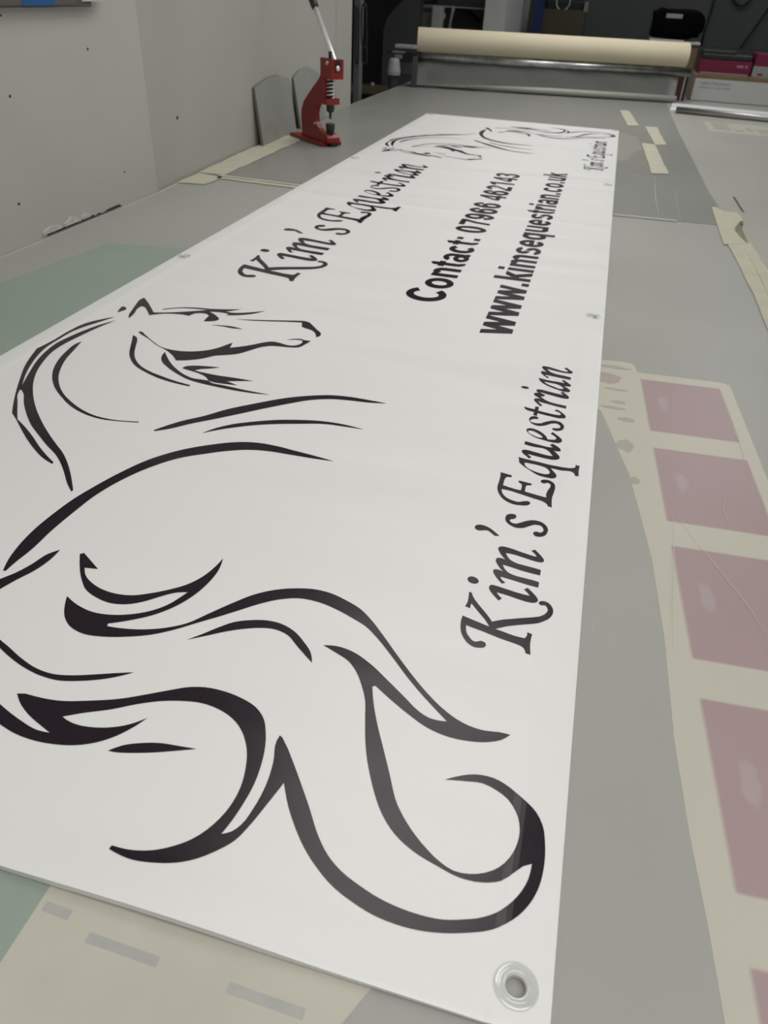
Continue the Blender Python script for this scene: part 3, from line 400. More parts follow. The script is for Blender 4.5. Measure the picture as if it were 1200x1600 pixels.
outline = [(0.0, 1.236), (0.105, 1.252), (0.122, 1.249), (0.130, 1.216), (0.262, 1.224), (0.274, 1.218), (0.287, 1.0), (0.345, 0.0), (0.345, -0.3), (0.20, -0.3), (0.172, 0.243), (0.167, 0.3), (0.159, 0.369), (0.152, 0.457), (0.149, 0.573), (0.140, 0.704), (0.116, 0.877), (0.075, 1.05), (0.0, 1.16)]
o = obj('label_liner_sheet', prism([s2(a, b) for a, b in outline], 0, 0.0003), label_sheet_material())
o.location = (SO.x, SO.y, 0.8971); o.rotation_euler = (0, 0, -th)
# local frame: rotate so that the panels follow the sheet
tag(o, 'cream liner printed with a column of faded pink panels right of banner', 'printed sheet')
# lumpy ghost marks in the narrow column beside the pink panels
ghosts = [(0.090, 1.222, .030, .007), (0.082, 1.175, .022, .022), (0.096, 1.135, .018, .005), (0.100, 1.090, .012, .006), (0.092, 1.068, .02, .005), (0.112, 1.035, .013, .008), (0.110, 0.955, .012, .017), (0.122, 0.865, .007, .009)]
M_ghost = mat('faded_print', (0.56, 0.53, 0.45), 0.6, noise=0.1, nscale=60)
M_ghostp = mat('faded_pink_print', (0.62, 0.47, 0.45), 0.6, noise=0.1, nscale=60)
for i, (gx, gy, a, b) in enumerate(ghosts):
    pts = [(gx - SO.x + a * math.cos(t_) * random.uniform(.8, 1.15), gy - SO.y + b * math.sin(t_) * random.uniform(.8, 1.15)) for t_ in [2 * math.pi * k / 14 for k in range(14)]]
    g = obj('faded_mark', prism([s2(p[0] + SO.x, p[1] + SO.y) for p in pts], 0.0003, 0.00036), M_ghostp if i == 1 else M_ghost, o)

M_cream2 = mat('cream_liner', (0.86, 0.83, 0.69), 0.6, noise=0.07, nscale=14)
cs = under('cream_liner_sheet', [(-0.262, -0.5), (-0.262, 0.24), (-0.02, 0.24), (-0.055, 0.17), (-0.03, -0.5)], M_cream2,
      'cream liner sheet with lavender bars under the mat below the banner', 'printed sheet', 0.8975)
M_lav = mat('lavender_print', (0.60, 0.60, 0.59), 0.6, noise=0.08, nscale=120)
for i, (bx, by) in enumerate([(-0.258, 0.187), (-0.220, 0.1775), (-0.123, 0.1755)]):
    w_ = 0.05 if i else 0.02
    c_, s_ = math.cos(-0.02), math.sin(-0.02)
    obj('printed_bar', prism([(bx, by), (bx + w_, by - .001), (bx + w_, by + .0055), (bx, by + .0065)], 0.8978, 0.89785), M_lav, cs)
under('cream_backing_sheet', [(0.489, 4.646), (0.492, 4.27), (0.80, 4.262), (0.80, 4.646)], M_cream2,
      'cream backing sheet under the mat in front of the aluminium track', 'printed sheet')
bm = bmesh.new()
cs2 = bpy.data.objects['cream_backing_sheet']
for a0, a1, b0, b1 in [(0.525, .60, 4.35, 4.60), (.62, .66, 4.34, 4.42), (.68, .71, 4.36, 4.50), (.735, .79, 4.33, 4.5)]:
    add_box(bm, a0, a1, b0, b1, 0.8974, 0.89745)
obj('faded_mark', bm, M_ghost, cs2)

under('cream_backing_sheet', [(0.04, 3.20), (0.115, 3.24), (0.128, 3.42), (0.165, 3.50), (0.160, 3.86), (0.10, 3.95), (0.04, 3.90)], M_cream2,
      'small cream scrap under the mat between banner edge and loose tape', 'printed sheet')
# translucent mats
def mat_film(name, tint, alpha, rough=0.33, seed=0):
    m = bpy.data.materials.new(name); m.use_nodes = True
    nt = m.node_tree; N = nt.nodes.new; L = nt.links.new
    b = nt.nodes['Principled BSDF']; out = nt.nodes['Material Output']
    b.inputs['Roughness'].default_value = rough; b.inputs['Specular IOR Level'].default_value = 0.45
    tc = N('ShaderNodeTexCoord')
    n = N('ShaderNodeTexNoise'); n.inputs['Scale'].default_value = 2.2; n.inputs['Detail'].default_value = 5
    L(tc.outputs['Object'], n.inputs['Vector'])
    cr = N('ShaderNodeMix'); cr.data_type = 'RGBA'
    cr.inputs[6].default_value = (*[c * 0.93 for c in tint], 1); cr.inputs[7].default_value = (*[c * 1.07 for c in tint], 1)
    L(n.outputs['Fac'], cr.inputs[0]); L(cr.outputs[2], b.inputs['Base Color'])
    n2 = N('ShaderNodeTexNoise'); n2.inputs['Scale'].default_value = 5; n2.inputs['Detail'].default_value = 3
    L(tc.outputs['Object'], n2.inputs['Vector'])
    bp = N('ShaderNodeBump'); bp.inputs['Strength'].default_value = 0.25; bp.inputs['Distance'].default_value = 0.004
    L(n2.outputs['Fac'], bp.inputs['Height']); L(bp.outputs['Normal'], b.inputs['Normal'])
    mr = N('ShaderNodeMapRange'); L(n.outputs['Fac'], mr.inputs[0]); mr.inputs[3].default_value = rough - .06; mr.inputs[4].default_value = rough + .08
    L(mr.outputs[0], b.inputs['Roughness'])
    tr = N('ShaderNodeBsdfTransparent'); mx = N('ShaderNodeMixShader'); mx.inputs[0].default_value = alpha
    L(tr.outputs[0], mx.inputs[1]); L(b.outputs[0], mx.inputs[2]); L(mx.outputs[0], out.inputs['Surface'])
    return m
M_mat1 = mat_film('clear_mat_near', (0.50, 0.50, 0.47), 0.26)
M_mat2 = mat_film('clear_mat_far', (0.38, 0.38, 0.355), 0.45, 0.30)
M_mat3 = mat_film('clear_mat_right', (0.58, 0.57, 0.51), 0.38, 0.36)
def mat_sheet(pts, m, label):
    o = obj('cutting_mat', prism(pts, 0.8985, 0.9), m)
    return tag(o, label, 'cutting mat', 'translucent cutting mats on the table')
mat_sheet([(-1.160, -0.85), (-1.160, 1.99), (-1.172, 2.245), (-0.4, 2.275), (0.392, 2.318), (0.372, 1.5), (0.46, 0.0), (0.46, -0.85)], M_mat1, 'translucent grey mat under the near half of the banner')
mat_sheet([(-1.176, 2.251), (-0.4, 2.281), (0.388, 2.324), (0.368, 2.75), (0.340, 4.2), (0.330, 5.9), (-1.250, 5.9), (-1.250, 3.87)], M_mat2, 'darker translucent mat under the far end of the banner')
mat_sheet([(0.376, 1.5), (0.3926, 2.318), (0.3685, 2.75), (0.3405, 4.2), (0.3305, 5.9), (1.32, 5.9), (1.32, -0.85), (0.465, -0.85), (0.465, 0.0)], M_mat3, 'pale translucent mat along the right side of the table')
# fine knife scratches in the mats
M_scr = mat('scratch', (0.55, 0.55, 0.51), 0.5)
sc = [[(0.166, .80), (0.163, .70), (0.158, .62), (0.156, .56)], [(0.166, .81), (0.185, .76), (0.212, .70), (0.232, .655), (0.25, .60)],
      [(0.262, 1.05), (0.268, .99), (0.266, .965)], [(0.232, .86), (0.226, .83), (0.230, .80)], [(0.08, .63), (0.081, .56)], [(0.20, 2.97), (0.195, 2.6), (0.197, 2.36)], [(0.26, 2.72), (0.255, 2.33)],
      [(0.125, 2.95), (0.17, 2.90)], [(0.235, 3.02), (0.275, 3.02)]]
for i, p in enumerate(sc):
    wd = [0.0003, 0.00022, 0.0004, 0.0002, 0.00015, 0.0007, 0.0006, 0.003, 0.003][i]
    bm = bmesh.new()
    lft = []; rgt = []
    for k, (a, b) in enumerate(p):
        q = Vector(p[min(k + 1, len(p) - 1)]) - Vector(p[max(k - 1, 0)]); q = Vector((-q.y, q.x)).normalized() * (wd if 0 < k < len(p) - 1 else wd * .3)
        lft.append((a + q.x, b + q.y)); rgt.append((a - q.x, b - q.y))
    add_prism(bm, lft + rgt[::-1], 0.90002, 0.90008)
    tag(obj('mat_scratch', bm, M_scr), ['thin pale scratch running down from the second pink panel', 'long diagonal scratch across the second and third pink panels', 'short hooked scratch at the right edge of the cream liner', 'tiny curved scratch inside the second pink panel',
        'faint short scratch on the grey mat beside the banner', 'pale line scored in the mat beyond the seam, nearer the banner', 'pale line scored in the mat beyond the seam, farther from banner', 'white scuff on the mat beside the small far lettering', 'white scuff on the mat right of the lowest loose tape piece'][i], 'scratch', 'scratches in the mats')
# seam lines of tape across the table
def strip(name, pts, m, label, cat, z0=0.9001, z1=0.9004, group=None):
    return tag(obj(name, prism(pts, z0, z1), m), label, cat, group)
M_seam = mat('clear_seam_tape', (0.48, 0.48, 0.44), 0.3)
G = 'masking tape pieces stuck to the table'
def rag(pts, amp=0.002):
    out = []
    for i in range(len(pts)):
        a = Vector(pts[i]); b = Vector(pts[(i + 1) % len(pts)]); n = max(1, int((b - a).length / 0.03))
        for k in range(n):
            q = a.lerp(b, k / n); 
            if k: q += Vector((random.uniform(-amp, amp), random.uniform(-amp, amp)))
            out.append((q.x, q.y))
    return out
strip('seam_tape', rag([(-1.110, 2.262), (-0.78, 2.244), (-0.78, 2.231), (-1.108, 2.246)], .002), M_tape, 'narrow upper strip of cream tape along the mat seam by the wall', 'tape', group=G)
strip('seam_tape', rag([(-1.104, 2.237), (-0.78, 2.219), (-0.78, 2.199), (-1.100, 2.212)], .003), M_tape, 'narrow lower strip of cream tape along the mat seam by the wall', 'tape', group=G)
strip('seam_tape', [(0.072, 2.318), (0.245, 2.326), (0.245, 2.308), (0.072, 2.300)], M_seam, 'pale seam strip in the mat right of the banner', 'tape', group=G)
strip('masking_tape', rag([(-1.185, 2.262), (-1.205, 2.64), (-1.221, 3.0), (-1.118, 3.05), (-1.106, 2.64), (-1.100, 2.262)][::-1] if 0 else [(-1.182, 2.262), (-1.097, 2.262), (-1.103, 2.62), (-1.106, 2.95), (-1.145, 3.06), (-1.216, 3.02), (-1.203, 2.66)], .003), M_tape, 'long strip of masking tape along the wall in front of the press', 'tape', group=G)
strip('masking_tape', rag([(-1.172, 2.105), (-1.092, 2.12), (-1.088, 2.235), (-1.178, 2.252)], .003), M_tape, 'short masking tape piece on the near side of the seam by the wall', 'tape', group=G)
strip('masking_tape', rag([(0.064, 4.785), (0.115, 4.79), (0.160, 4.22), (0.109, 4.19)], .002), M_tape, 'farthest of the three loose tape pieces beyond the banner corner', 'tape', group=G)
strip('masking_tape', rag([(0.190, 4.210), (0.246, 4.225), (0.269, 3.70), (0.223, 3.66)], .002), M_tape, 'middle of the three loose tape pieces beyond the banner corner', 'tape', group=G)
strip('masking_tape', rag([(0.166, 3.68), (0.222, 3.668), (0.252, 3.02), (0.192, 2.995)], .002), M_tape, 'nearest and longest of the three loose tape pieces right of the banner', 'tape', 0.9005, 0.9008, G)
# long tape run at right, with a torn curled end
td = [(0.350, 2.112), (0.352, 2.30), (0.356, 2.545), (0.372, 2.545), (0.389, 2.50), (0.425, 2.500), (0.431, 2.44), (0.424, 2.375), (0.409, 2.335), (0.398, 2.31), (0.394, 2.27), (0.400, 2.21), (0.408, 2.152), (0.39, 2.13)]
strip('masking_tape', td, M_tape, 'torn masking tape end with a curled edge at the right mat seam', 'tape', 0.9006, 0.9010, G)
bm = bmesh.new()
curl = [(0.4245, 2.375, 0), (0.409, 2.335, 0), (0.398, 2.31, 0), (0.394, 2.27, 0), (0.400, 2.21, 0), (0.408, 2.152, 0)]
a_ = [bm.verts.new((p[0], p[1], 0.9010)) for p in curl]
hs = [0.001, 0.012, 0.018, 0.016, 0.010, 0.001]
b_ = [bm.verts.new((p[0] + 0.004 + h * .25, p[1], 0.9012 + h)) for p, h in zip(curl, hs)]
for i in range(5): bm.faces.new([a_[i], a_[i + 1], b_[i + 1], b_[i]])
bmesh.ops.solidify(bm, geom=bm.faces[:], thickness=0.0003)
obj('curled_edge', bm, M_tape, bpy.data.objects['masking_tape.005'] if 'masking_tape.005' in bpy.data.objects else None)
strip('masking_tape', rag([(0.360, 2.125), (0.368, 1.90), (0.373, 1.70), (0.372, 1.50), (0.352, 1.25), (0.398, 1.25), (0.418, 1.5), (0.428, 1.75), (0.428, 1.95), (0.420, 2.16), (0.397, 2.15)], .0015), M_tape, 'long masking tape run down the right mat seam', 'tape', 0.9001, 0.9004, G)
bm = bmesh.new(); rd = [(0.397, 2.11), (0.402, 1.95), (0.404, 1.8), (0.401, 1.6), (0.395, 1.45), (0.388, 1.3)]
add_tube(bm, [(a, b, 0.9006) for a, b in rd], [0.0003, 0.0012, 0.0022, 0.0026, 0.0022, 0.001], 8)
obj('raised_wrinkle', bm, M_tape, bpy.data.objects[[o.name for o in bpy.data.objects if o.name.startswith('masking_tape')][-1]])
strip('pencil_mark', [(0.437, 2.735), (0.4425, 2.735), (0.4475, 2.52), (0.442, 2.52)], M_black, 'short dark line drawn on the pale mat beyond the torn tape', 'mark', 0.90005, 0.9001)

# ------------------------------------------------------------------ banner
BW, BL = 0.908, 3.770
BO = Vector((0.069, 0.202, 0.9))
def zb(x, y):
    """height of the banner face above the table, banner frame (x from -BW..0, y 0..BL)"""
    z = 0.0026
    e = min(-x, x + BW)                      # distance from the long edges: hem
    if e < 0.040:
        t = max(0.0, min(1.0, (0.040 - e) / 0.006)); z += 0.0009 * t * t * (3 - 2 * t)
        if e < 0.030: z -= 0.0019 * (0.030 - e) / 0.030
    e2 = min(y, BL - y)
    if e2 < 0.040:
        t = max(0.0, min(1.0, (0.040 - e2) / 0.012)); z += 0.0006 * t * t * (3 - 2 * t)
    if y < 0.07:                              # near end lifts a little off the mat
        t = (0.07 - y) / 0.07; lift = 0.0050 * min(1.0, max(0.0, (-x - 0.03) / 0.16))
        lift *= 1 + 0.35 * math.sin(x * 23 + 1.2)
        z += lift * t * t
        if y < 0.006: z -= 0.0012 * ((0.006 - y) / 0.006) ** 2
    if e < 0.004: z -= 0.0006 * ((0.004 - e) / 0.004) ** 2
    return z
EYES = [(-0.0225, 0.024), (-0.0215, 1.237), (-0.021, 2.493), (-0.022, 3.735), (-0.887, 0.024), (-0.887, 1.264), (-0.884, 2.51), (-0.878, 3.735)]
def grid_lines(L, extra):
    s = {0.0, L}
    for v in (0.0015, 0.004, 0.008, 0.015, 0.022, 0.030, 0.034, 0.037, 0.040, 0.055, 0.070): s |= {v, L - v}
    n = int(L / extra)
    for k in range(1, n):
        v = L * k / n
        if 0.08 < v < L - 0.08: s.add(v)
    return sorted(s)
xs = [-BW + v for v in grid_lines(BW, 0.03)]; ys = grid_lines(BL, 0.05)
bm = bmesh.new()
top = [[bm.verts.new((x, y, zb(x, y))) for x in xs] for y in ys]
bot = [[bm.verts.new((x, y, max(0.0003, zb(x, y) - (0.0062 if y < 0.038 else 0.0034 if min(-x, x + BW, y, BL - y) < 0.038 else 0.0012)))) for x in xs] for y in ys]
nx, ny = len(xs), len(ys)
for j in range(ny - 1):
    for i in range(nx - 1):
        bm.faces.new([top[j][i], top[j][i + 1], top[j + 1][i + 1], top[j + 1][i]])
        bm.faces.new([bot[j][i], bot[j + 1][i], bot[j + 1][i + 1], bot[j][i + 1]])
for j in range(ny - 1):
    bm.faces.new([top[j][0], top[j + 1][0], bot[j + 1][0], bot[j][0]]); bm.faces.new([top[j][-1], bot[j][-1], bot[j + 1][-1], top[j + 1][-1]])
for i in range(nx - 1):
    bm.faces.new([top[0][i], bot[0][i], bot[0][i + 1], top[0][i + 1]]); bm.faces.new([top[-1][i], top[-1][i + 1], bot[-1][i + 1], bot[-1][i]])
banner = thing('vinyl_banner', 'long white vinyl banner with black horse drawings and lettering', 'banner', BO)
sheet = obj('sheet', bm, M_vinyl, banner, smooth=True)
# punch the eyelet holes
cut = bmesh.new()
for ex, ey in EYES:
    r = bmesh.ops.create_cone(cut, cap_ends=True, segments=32, radius1=0.0066, radius2=0.0066, depth=0.04)
    for v in r['verts']: v.co += Vector((ex, ey, 0))
cme = bpy.data.meshes.new('cutter'); cut.to_mesh(cme); cut.free()
co = bpy.data.objects.new('cutter', cme); C.objects.link(co); co.location = BO
md = sheet.modifiers.new('holes', 'BOOLEAN'); md.operation = 'DIFFERENCE'; md.object = co; md.solver = 'EXACT'
bpy.context.view_layer.update()
dg = bpy.context.evaluated_depsgraph_get()
nm = bpy.data.meshes.new_from_object(sheet.evaluated_get(dg))
sheet.modifiers.clear(); sheet.data = nm; nm.name = 'sheet'
bpy.data.objects.remove(co); bpy.data.meshes.remove(cme)
for p in sheet.data.polygons: p.use_smooth = True
try: sheet.data.set_sharp_from_angle(angle=math.radians(50))
except Exception: pass

# clear plastic eyelets: flange, raised collar, inner barrel
prof = [(0.0141, 0.0002), (0.0141, 0.0007), (0.0134, 0.0011), (0.0112, 0.0013), (0.0102, 0.0012), (0.0095, 0.0014), (0.0089, 0.0024), (0.0080, 0.0030), (0.0071, 0.0028), (0.0063, 0.0014),
        (0.0059, -0.0002), (0.0058, -0.0026), (0.0064, -0.0026), (0.0066, 0.0002)]
e0 = None
for i, (ex, ey) in enumerate(EYES):
    if e0 is None:
        e0 = obj('eyelet', lathe(prof, 64, closed=True), M_clear, banner, smooth=True); e = e0
    else:
        e = e0.copy(); C.objects.link(e); e.parent = banner
    e.location = (ex, ey, zb(ex, ey) + 0.0005)
    if min(-ex, ex + BW) < 0.03: e.rotation_euler = (0, math.radians(1.5 if ex > -.4 else -1.5), 0)

# ---- print: outlines in banner millimetres, flag 1 = sharp corner
def smooth_loop(P, step=6):
    n = len(P); out = []
    for i in range(n):
        p0, p1, p2, p3 = P[i - 1], P[i], P[(i + 1) % n], P[(i + 2) % n]
        a = Vector(p1[:2]); b = Vector(p2[:2]); L = (b - a).length
        ta = Vector((0, 0)) if p1[2] else None; tb = Vector((0, 0)) if p2[2] else None
        q0 = Vector(p0[:2]); q3 = Vector(p3[:2])
        # centripetal-like tangents, no overshoot; a corner takes its tangent from the chord
        def tan(l, m, r):
            d1 = (m - l).length + 1e-6; d2 = (r - m).length + 1e-6
            t = (m - l) / d1 * d2 + (r - m) / d2 * d1
            return t / (d1 + d2)
        T1 = tan(q0, a, b) * L if not p1[2] else None
        T2 = tan(a, b, q3) * L if not p2[2] else None
        if T1 is None and T2 is None: T1 = T2 = (b - a)
        elif T1 is None: T1 = (b - a) * 1.5 - T2 * 0.5
        elif T2 is None: T2 = (b - a) * 1.5 - T1 * 0.5
        k = max(1, min(14, int(L / step) + (1 if not (p1[2] and p2[2]) else 0)))
        for s in range(k):
            t = s / k; t2 = t * t; t3 = t2 * t
            out.append(a * (2 * t3 - 3 * t2 + 1) + T1 * (t3 - 2 * t2 + t) + b * (-2 * t3 + 3 * t2) + T2 * (t3 - t2))
    return out
def drape(bm):
    """cut a flat print along the folds of the hems and lay it on the vinyl"""
    cuts = (0.004, 0.008, 0.015, 0.022, 0.030, 0.034, 0.037, 0.040, 0.055, 0.070)
    planes = [((-v, 0, 0), (1, 0, 0)) for v in cuts] + [((-BW + v, 0, 0), (1, 0, 0)) for v in cuts] + [((0, v, 0), (0, 1, 0)) for v in cuts] + [((0, BL - v, 0), (0, 1, 0)) for v in cuts]
    for p, n in planes:
        bmesh.ops.bisect_plane(bm, geom=bm.verts[:] + bm.edges[:] + bm.faces[:], dist=1e-6, plane_co=p, plane_no=n)
    for v in bm.verts: v.co.z += zb(v.co.x, v.co.y) + 0.0004
def print_mesh(shapes, name, f=lambda p: p, step=6):
    bm = bmesh.new()
    for loops in shapes:
        ls = []
        for lp in loops:
            q = [f(p) for p in smooth_loop(lp, step)]
            c = [p for i, p in enumerate(q) if (p - q[i - 1]).length > 0.02]
            ls.append([Vector((p.x / 1000, p.y / 1000, 0)) for p in c])
        flat = [v for l in ls for v in l]
        vs = [bm.verts.new((v.x, v.y, 0)) for v in flat]
        for t in tessellate_polygon(ls):
            try: bm.faces.new([vs[i] for i in t])
            except ValueError: pass
    drape(bm)
    for fc in bm.faces:
        fc.normal_update()
        if fc.normal.z < 0: fc.normal_flip()
    me = bpy.data.meshes.new(name); bm.to_mesh(me); bm.free(); me.materials.append(M_print)
    o = bpy.data.objects.new(name, me); C.objects.link(o); o.parent = banner
    return o
clip = lambda p: Vector((max(-905, min(-2, p.x)), max(3, min(3767, p.y))))
hn = print_mesh([[h] for h in HORSE], 'horse_drawing', clip); hn['label'] = 'large black line drawing of a horse at the near end'
hf = print_mesh([[h] for h in HORSE], 'horse_drawing', lambda p: clip(Vector((p.x, 3693 - p.y)))); hf['label'] = 'mirrored black line drawing of a horse at the far end'
kn = print_mesh(KIM, 'lettering', step=2.5); kn['label'] = "cursive words Kim's Equestrian below the near horse"
kf = print_mesh(KIM, 'lettering', lambda p: Vector((p.x, p.y + 2425)), step=4); kf['label'] = "cursive words Kim's Equestrian below the far horse"
km = print_mesh(KIM, 'lettering', lambda p: Vector((-615 + (p.x + 43) * 1.93, 1204 + (p.y - 309) * 1.957)), step=5); km['label'] = "large cursive title Kim's Equestrian in the middle"

# heavy grotesque capitals, digits and small letters drawn from bars and arcs (1000 units to the em)
def _arc(cx, cy, rx, ry, wx, wy, a0, a1):
    n = max(4, int(abs(a1 - a0) / 12)); o = []; i_ = []; rx += 8; wx *= 1.20; wy *= 1.14
    for k in range(n + 1):
        a = math.radians(a0 + (a1 - a0) * k / n); c, s_ = math.cos(a), math.sin(a)
        o.append((cx + rx * c, cy + ry * s_)); i_.append((cx + (rx - wx) * c, cy + (ry - wy) * s_))
    return [[o[k], o[k + 1], i_[k + 1], i_[k]] for k in range(n)]
def _bar(x0, y0, x1, y1):
    if x1 - x0 < 145: x0 -= 13; x1 += 13
    elif y1 - y0 < 130: y0 -= 8; y1 += 6
    return [[(x0, y0), (x1, y0), (x1, y1), (x0, y1)]]
def _dia(xt, yt, xb, yb, w):
    w *= 1.16
    return [[(xt - w / 2, yt), (xt + w / 2, yt), (xb + w / 2, yb), (xb - w / 2, yb)]]
FONT = {
 'C': (680, _arc(375, 358, 330, 370, 148, 122, 38, 322)),
 'o': (611, _arc(305, 259, 265, 272, 138, 112, 0, 360)),
 'n': (611, _bar(70, 0, 207, 519) + _bar(402, 0, 539, 335) + _arc(345, 335, 194, 196, 137, 118, 0, 150)),
 't': (333, _bar(95, 150, 232, 640) + [[(95, 640), (232, 640), (232, 700)]] + _bar(15, 410, 320, 519) + _arc(262, 150, 167, 162, 130, 105, 180, 285)),
 'a': (556, _bar(372, 70, 508, 360) + _arc(285, 355, 223, 176, 136, 102, 0, 165) + _arc(250, 152, 212, 163, 128, 92, 0, 360) + _bar(400, 0, 530, 90)),
 'c': (556, _arc(290, 259, 250, 272, 138, 112, 42, 318)),
 ':': (333, _bar(98, 0, 235, 137) + _bar(98, 382, 235, 519)),
 '0': (556, _arc(278, 352, 240, 364, 140, 112, 0, 360)),
 '7': (556, _bar(42, 590, 515, 716) + [[(515, 625), (515, 590), (400, 590), (350, 590), (240, 340), (185, 0), (322, 0), (370, 300), (440, 480)]]),
 '9': (556, _arc(272, 478, 232, 240, 140, 105, 0, 360) + _arc(272, 352, 242, 364, 140, 112, -155, 22)),
 '6': (556, _arc(284, 235, 232, 240, 140, 105, 0, 360) + _arc(284, 352, 242, 364, 140, 112, 25, 202)),
 '4': (556, _bar(325, 0, 460, 716) + _bar(25, 148, 540, 265) + [[(325, 716), (325, 530), (150, 265), (25, 265)]]),
 '2': (556, _arc(278, 500, 228, 216, 140, 112, -25, 168) + [[(485, 410), (350, 430), (40, 90), (40, 127), (225, 127)]] + _bar(30, 0, 506, 127)),
 '1': (556, _bar(255, 0, 392, 716) + [[(270, 716), (270, 560), (80, 490), (80, 610)]]),
 '3': (556, _arc(265, 530, 212, 186, 138, 100, -90, 168) + _arc(265, 215, 238, 227, 140, 108, -168, 90) + _bar(190, 325, 290, 432)),
 'w': (778, _dia(75, 519, 215, 0, 138) + _dia(389, 519, 225, 0, 138) + _dia(389, 519, 553, 0, 138) + _dia(703, 519, 563, 0, 138)),
 '.': (278, _bar(70, 0, 207, 137)),
 'k': (556, _bar(65, 0, 202, 716) + _dia(450, 519, 200, 235, 185) + _dia(290, 330, 480, 0, 165)),
 'i': (278, _bar(70, 0, 207, 519) + _bar(70, 589, 207, 716)),
 'm': (889, _bar(65, 0, 202, 519) + _bar(376, 0, 513, 350) + _bar(688, 0, 825, 350) + _arc(330, 350, 183, 181, 137, 116, 0, 150) + _arc(642, 350, 183, 181, 137, 116, 0, 150)),
 's': (556, _arc(272, 378, 222, 153, 132, 98, 15, 262) + _arc(278, 155, 236, 167, 132, 100, -165, 85)),
 'e': (556, _arc(278, 259, 248, 272, 138, 110, 0, 322) + _bar(60, 215, 520, 305)),
 'q': (611, _arc(290, 259, 250, 272, 138, 112, 0, 360) + _bar(402, -197, 539, 519)),
 'u': (611, _bar(402, 0, 539, 519) + _bar(68, 190, 205, 519) + _arc(265, 187, 197, 199, 137, 118, 180, 330)),
 'r': (389, _bar(65, 0, 202, 519) + _arc(330, 325, 200, 206, 137, 130, 68, 180)),
 ' ': (278, []),
}
def text_print(groups, y0, y1, xbase, cap, label_fmt):
    """one line of bold lettering read from near to far; groups are words, each its own part"""
    whole = ' '.join(groups); total = sum(FONT[c][0] for c in whole) - 110
    k = (y1 - y0) / total; pen = -50.0
    for gi, wd in enumerate(groups):
        bm = bmesh.new()
        for ch in wd:
            for pi_, poly in enumerate(FONT[ch][1]):
                pts = [Vector((-(b * cap / 716) + xbase, y0 + (pen + a) * k, 0.005 * pi_)) / 1000 for a, b in poly]
                vs = [bm.verts.new(p) for p in pts]
                for t in tessellate_polygon([pts]):
                    try: bm.faces.new([vs[i] for i in t])
                    except ValueError: pass
            pen += FONT[ch][0]
        pen += FONT[' '][0]
        drape(bm)
        for fc in bm.faces:
            fc.normal_update()
            if fc.normal.z < 0: fc.normal_flip()
        me = bpy.data.meshes.new('lettering'); bm.to_mesh(me); bm.free(); me.materials.append(M_print)
        o = bpy.data.objects.new('lettering', me); C.objects.link(o); o.parent = banner; o['label'] = label_fmt % wd
text_print(['Contact:', '07966', '462143'], 1195, 2512, -308, 78, 'bold black word %s')
text_print(['www.kimsequestrian.co.uk'], 1080, 2606, -158, 78, 'bold black web address %s')

# ------------------------------------------------------------------ eyelet press
PA = (-1.000, 2.878, 0.9)
pr = thing('eyelet_press', 'red hand eyelet press with steel lever standing by the wall', 'press', PA, math.atan2(-0.655, 0.755))
# local: +x towards the front (towards the banner), +y away from us, z up
SIDE = lambda a, b, h: Vector((a, h, b))
base = box(-0.235, 0.004, 0.0, 0.090, 0.0, 0.013, 0.002)
obj('base', base, M_red, pr)
bm = prism([(-0.175, 0.013), (0.024, 0.013), (0.024, 0.030), (0.012, 0.040), (-0.02, 0.042), (-0.06, 0.022), (-0.175, 0.017)], 0.018, 0.070, SIDE)
foot = obj('foot', bm, M_red, pr)
obj('foot_slot', box(0.004, 0.0245, 0.034, 0.060, 0.0005, 0.0125), M_black, foot)
arm = [(-0.166, 0.015), (-0.166, 0.037), (-0.172, 0.071), (-0.168, 0.102), (-0.158, 0.118), (-0.150, 0.130), (-0.120, 0.154), (-0.081, 0.183), (-0.043, 0.209), (-0.025, 0.226), (-0.025, 0.281), (0.048, 0.281), (0.048, 0.219), (-0.002, 0.218), (-0.002, 0.156), (0.012, 0.156), (0.012, 0.138),
       (-0.030, 0.138), (-0.044, 0.134), (-0.054, 0.126), (-0.062, 0.114), (-0.066, 0.100), (-0.065, 0.086), (-0.059, 0.073), (-0.050, 0.064), (-0.036, 0.055), (-0.012, 0.044), (0.010, 0.040), (0.010, 0.015)]
arm_o = obj('arm', prism(arm, 0.016, 0.036, SIDE), M_red, pr)
head_o = obj('head', box(-0.022, 0.050, 0.017, 0.068, 0.219, 0.280, 0.0025), M_red, pr)
obj('jaw', box(-0.002, 0.022, 0.014, 0.070, 0.137, 0.157, 0.002), M_red, pr)
obj('head_slot', box(0.044, 0.0515, 0.031, 0.054, 0.243, 0.277), M_black, head_o)
sp = [(0.004 + 0.0125 * math.cos(t), 0.041 + 0.0125 * math.sin(t), 0.158 + 0.060 * t / (2 * math.pi * 5)) for t in [2 * math.pi * 5 * k / 120 for k in range(121)]]
obj('spring', tube(sp, 0.0022, 8), M_steel, pr, smooth=True)
obj('plunger', tube([(0.004, 0.041, 0.150), (0.004, 0.041, 0.225)], 0.008, 20), M_black, pr)
T0 = Matrix.Translation((0.004, 0.041, 0))
obj('punch', lathe([(0.0, 0.090), (0.003, 0.090), (0.0045, 0.094), (0.0055, 0.111), (0.012, 0.113), (0.0145, 0.117), (0.0145, 0.138), (0.0, 0.138)], 28, T0), M_black, pr, smooth=False)
obj('die', lathe([(0.0, 0.040), (0.013, 0.040), (0.0135, 0.046), (0.0165, 0.056), (0.0165, 0.073), (0.015, 0.075), (0.006, 0.075), (0.005, 0.071), (0.0, 0.071)], 32, T0), M_black, pr)
h0 = Vector((0.050, 0.043, 0.252)); h1 = Vector((-0.106, 0.043, 0.424)); hd = (h1 - h0).normalized()
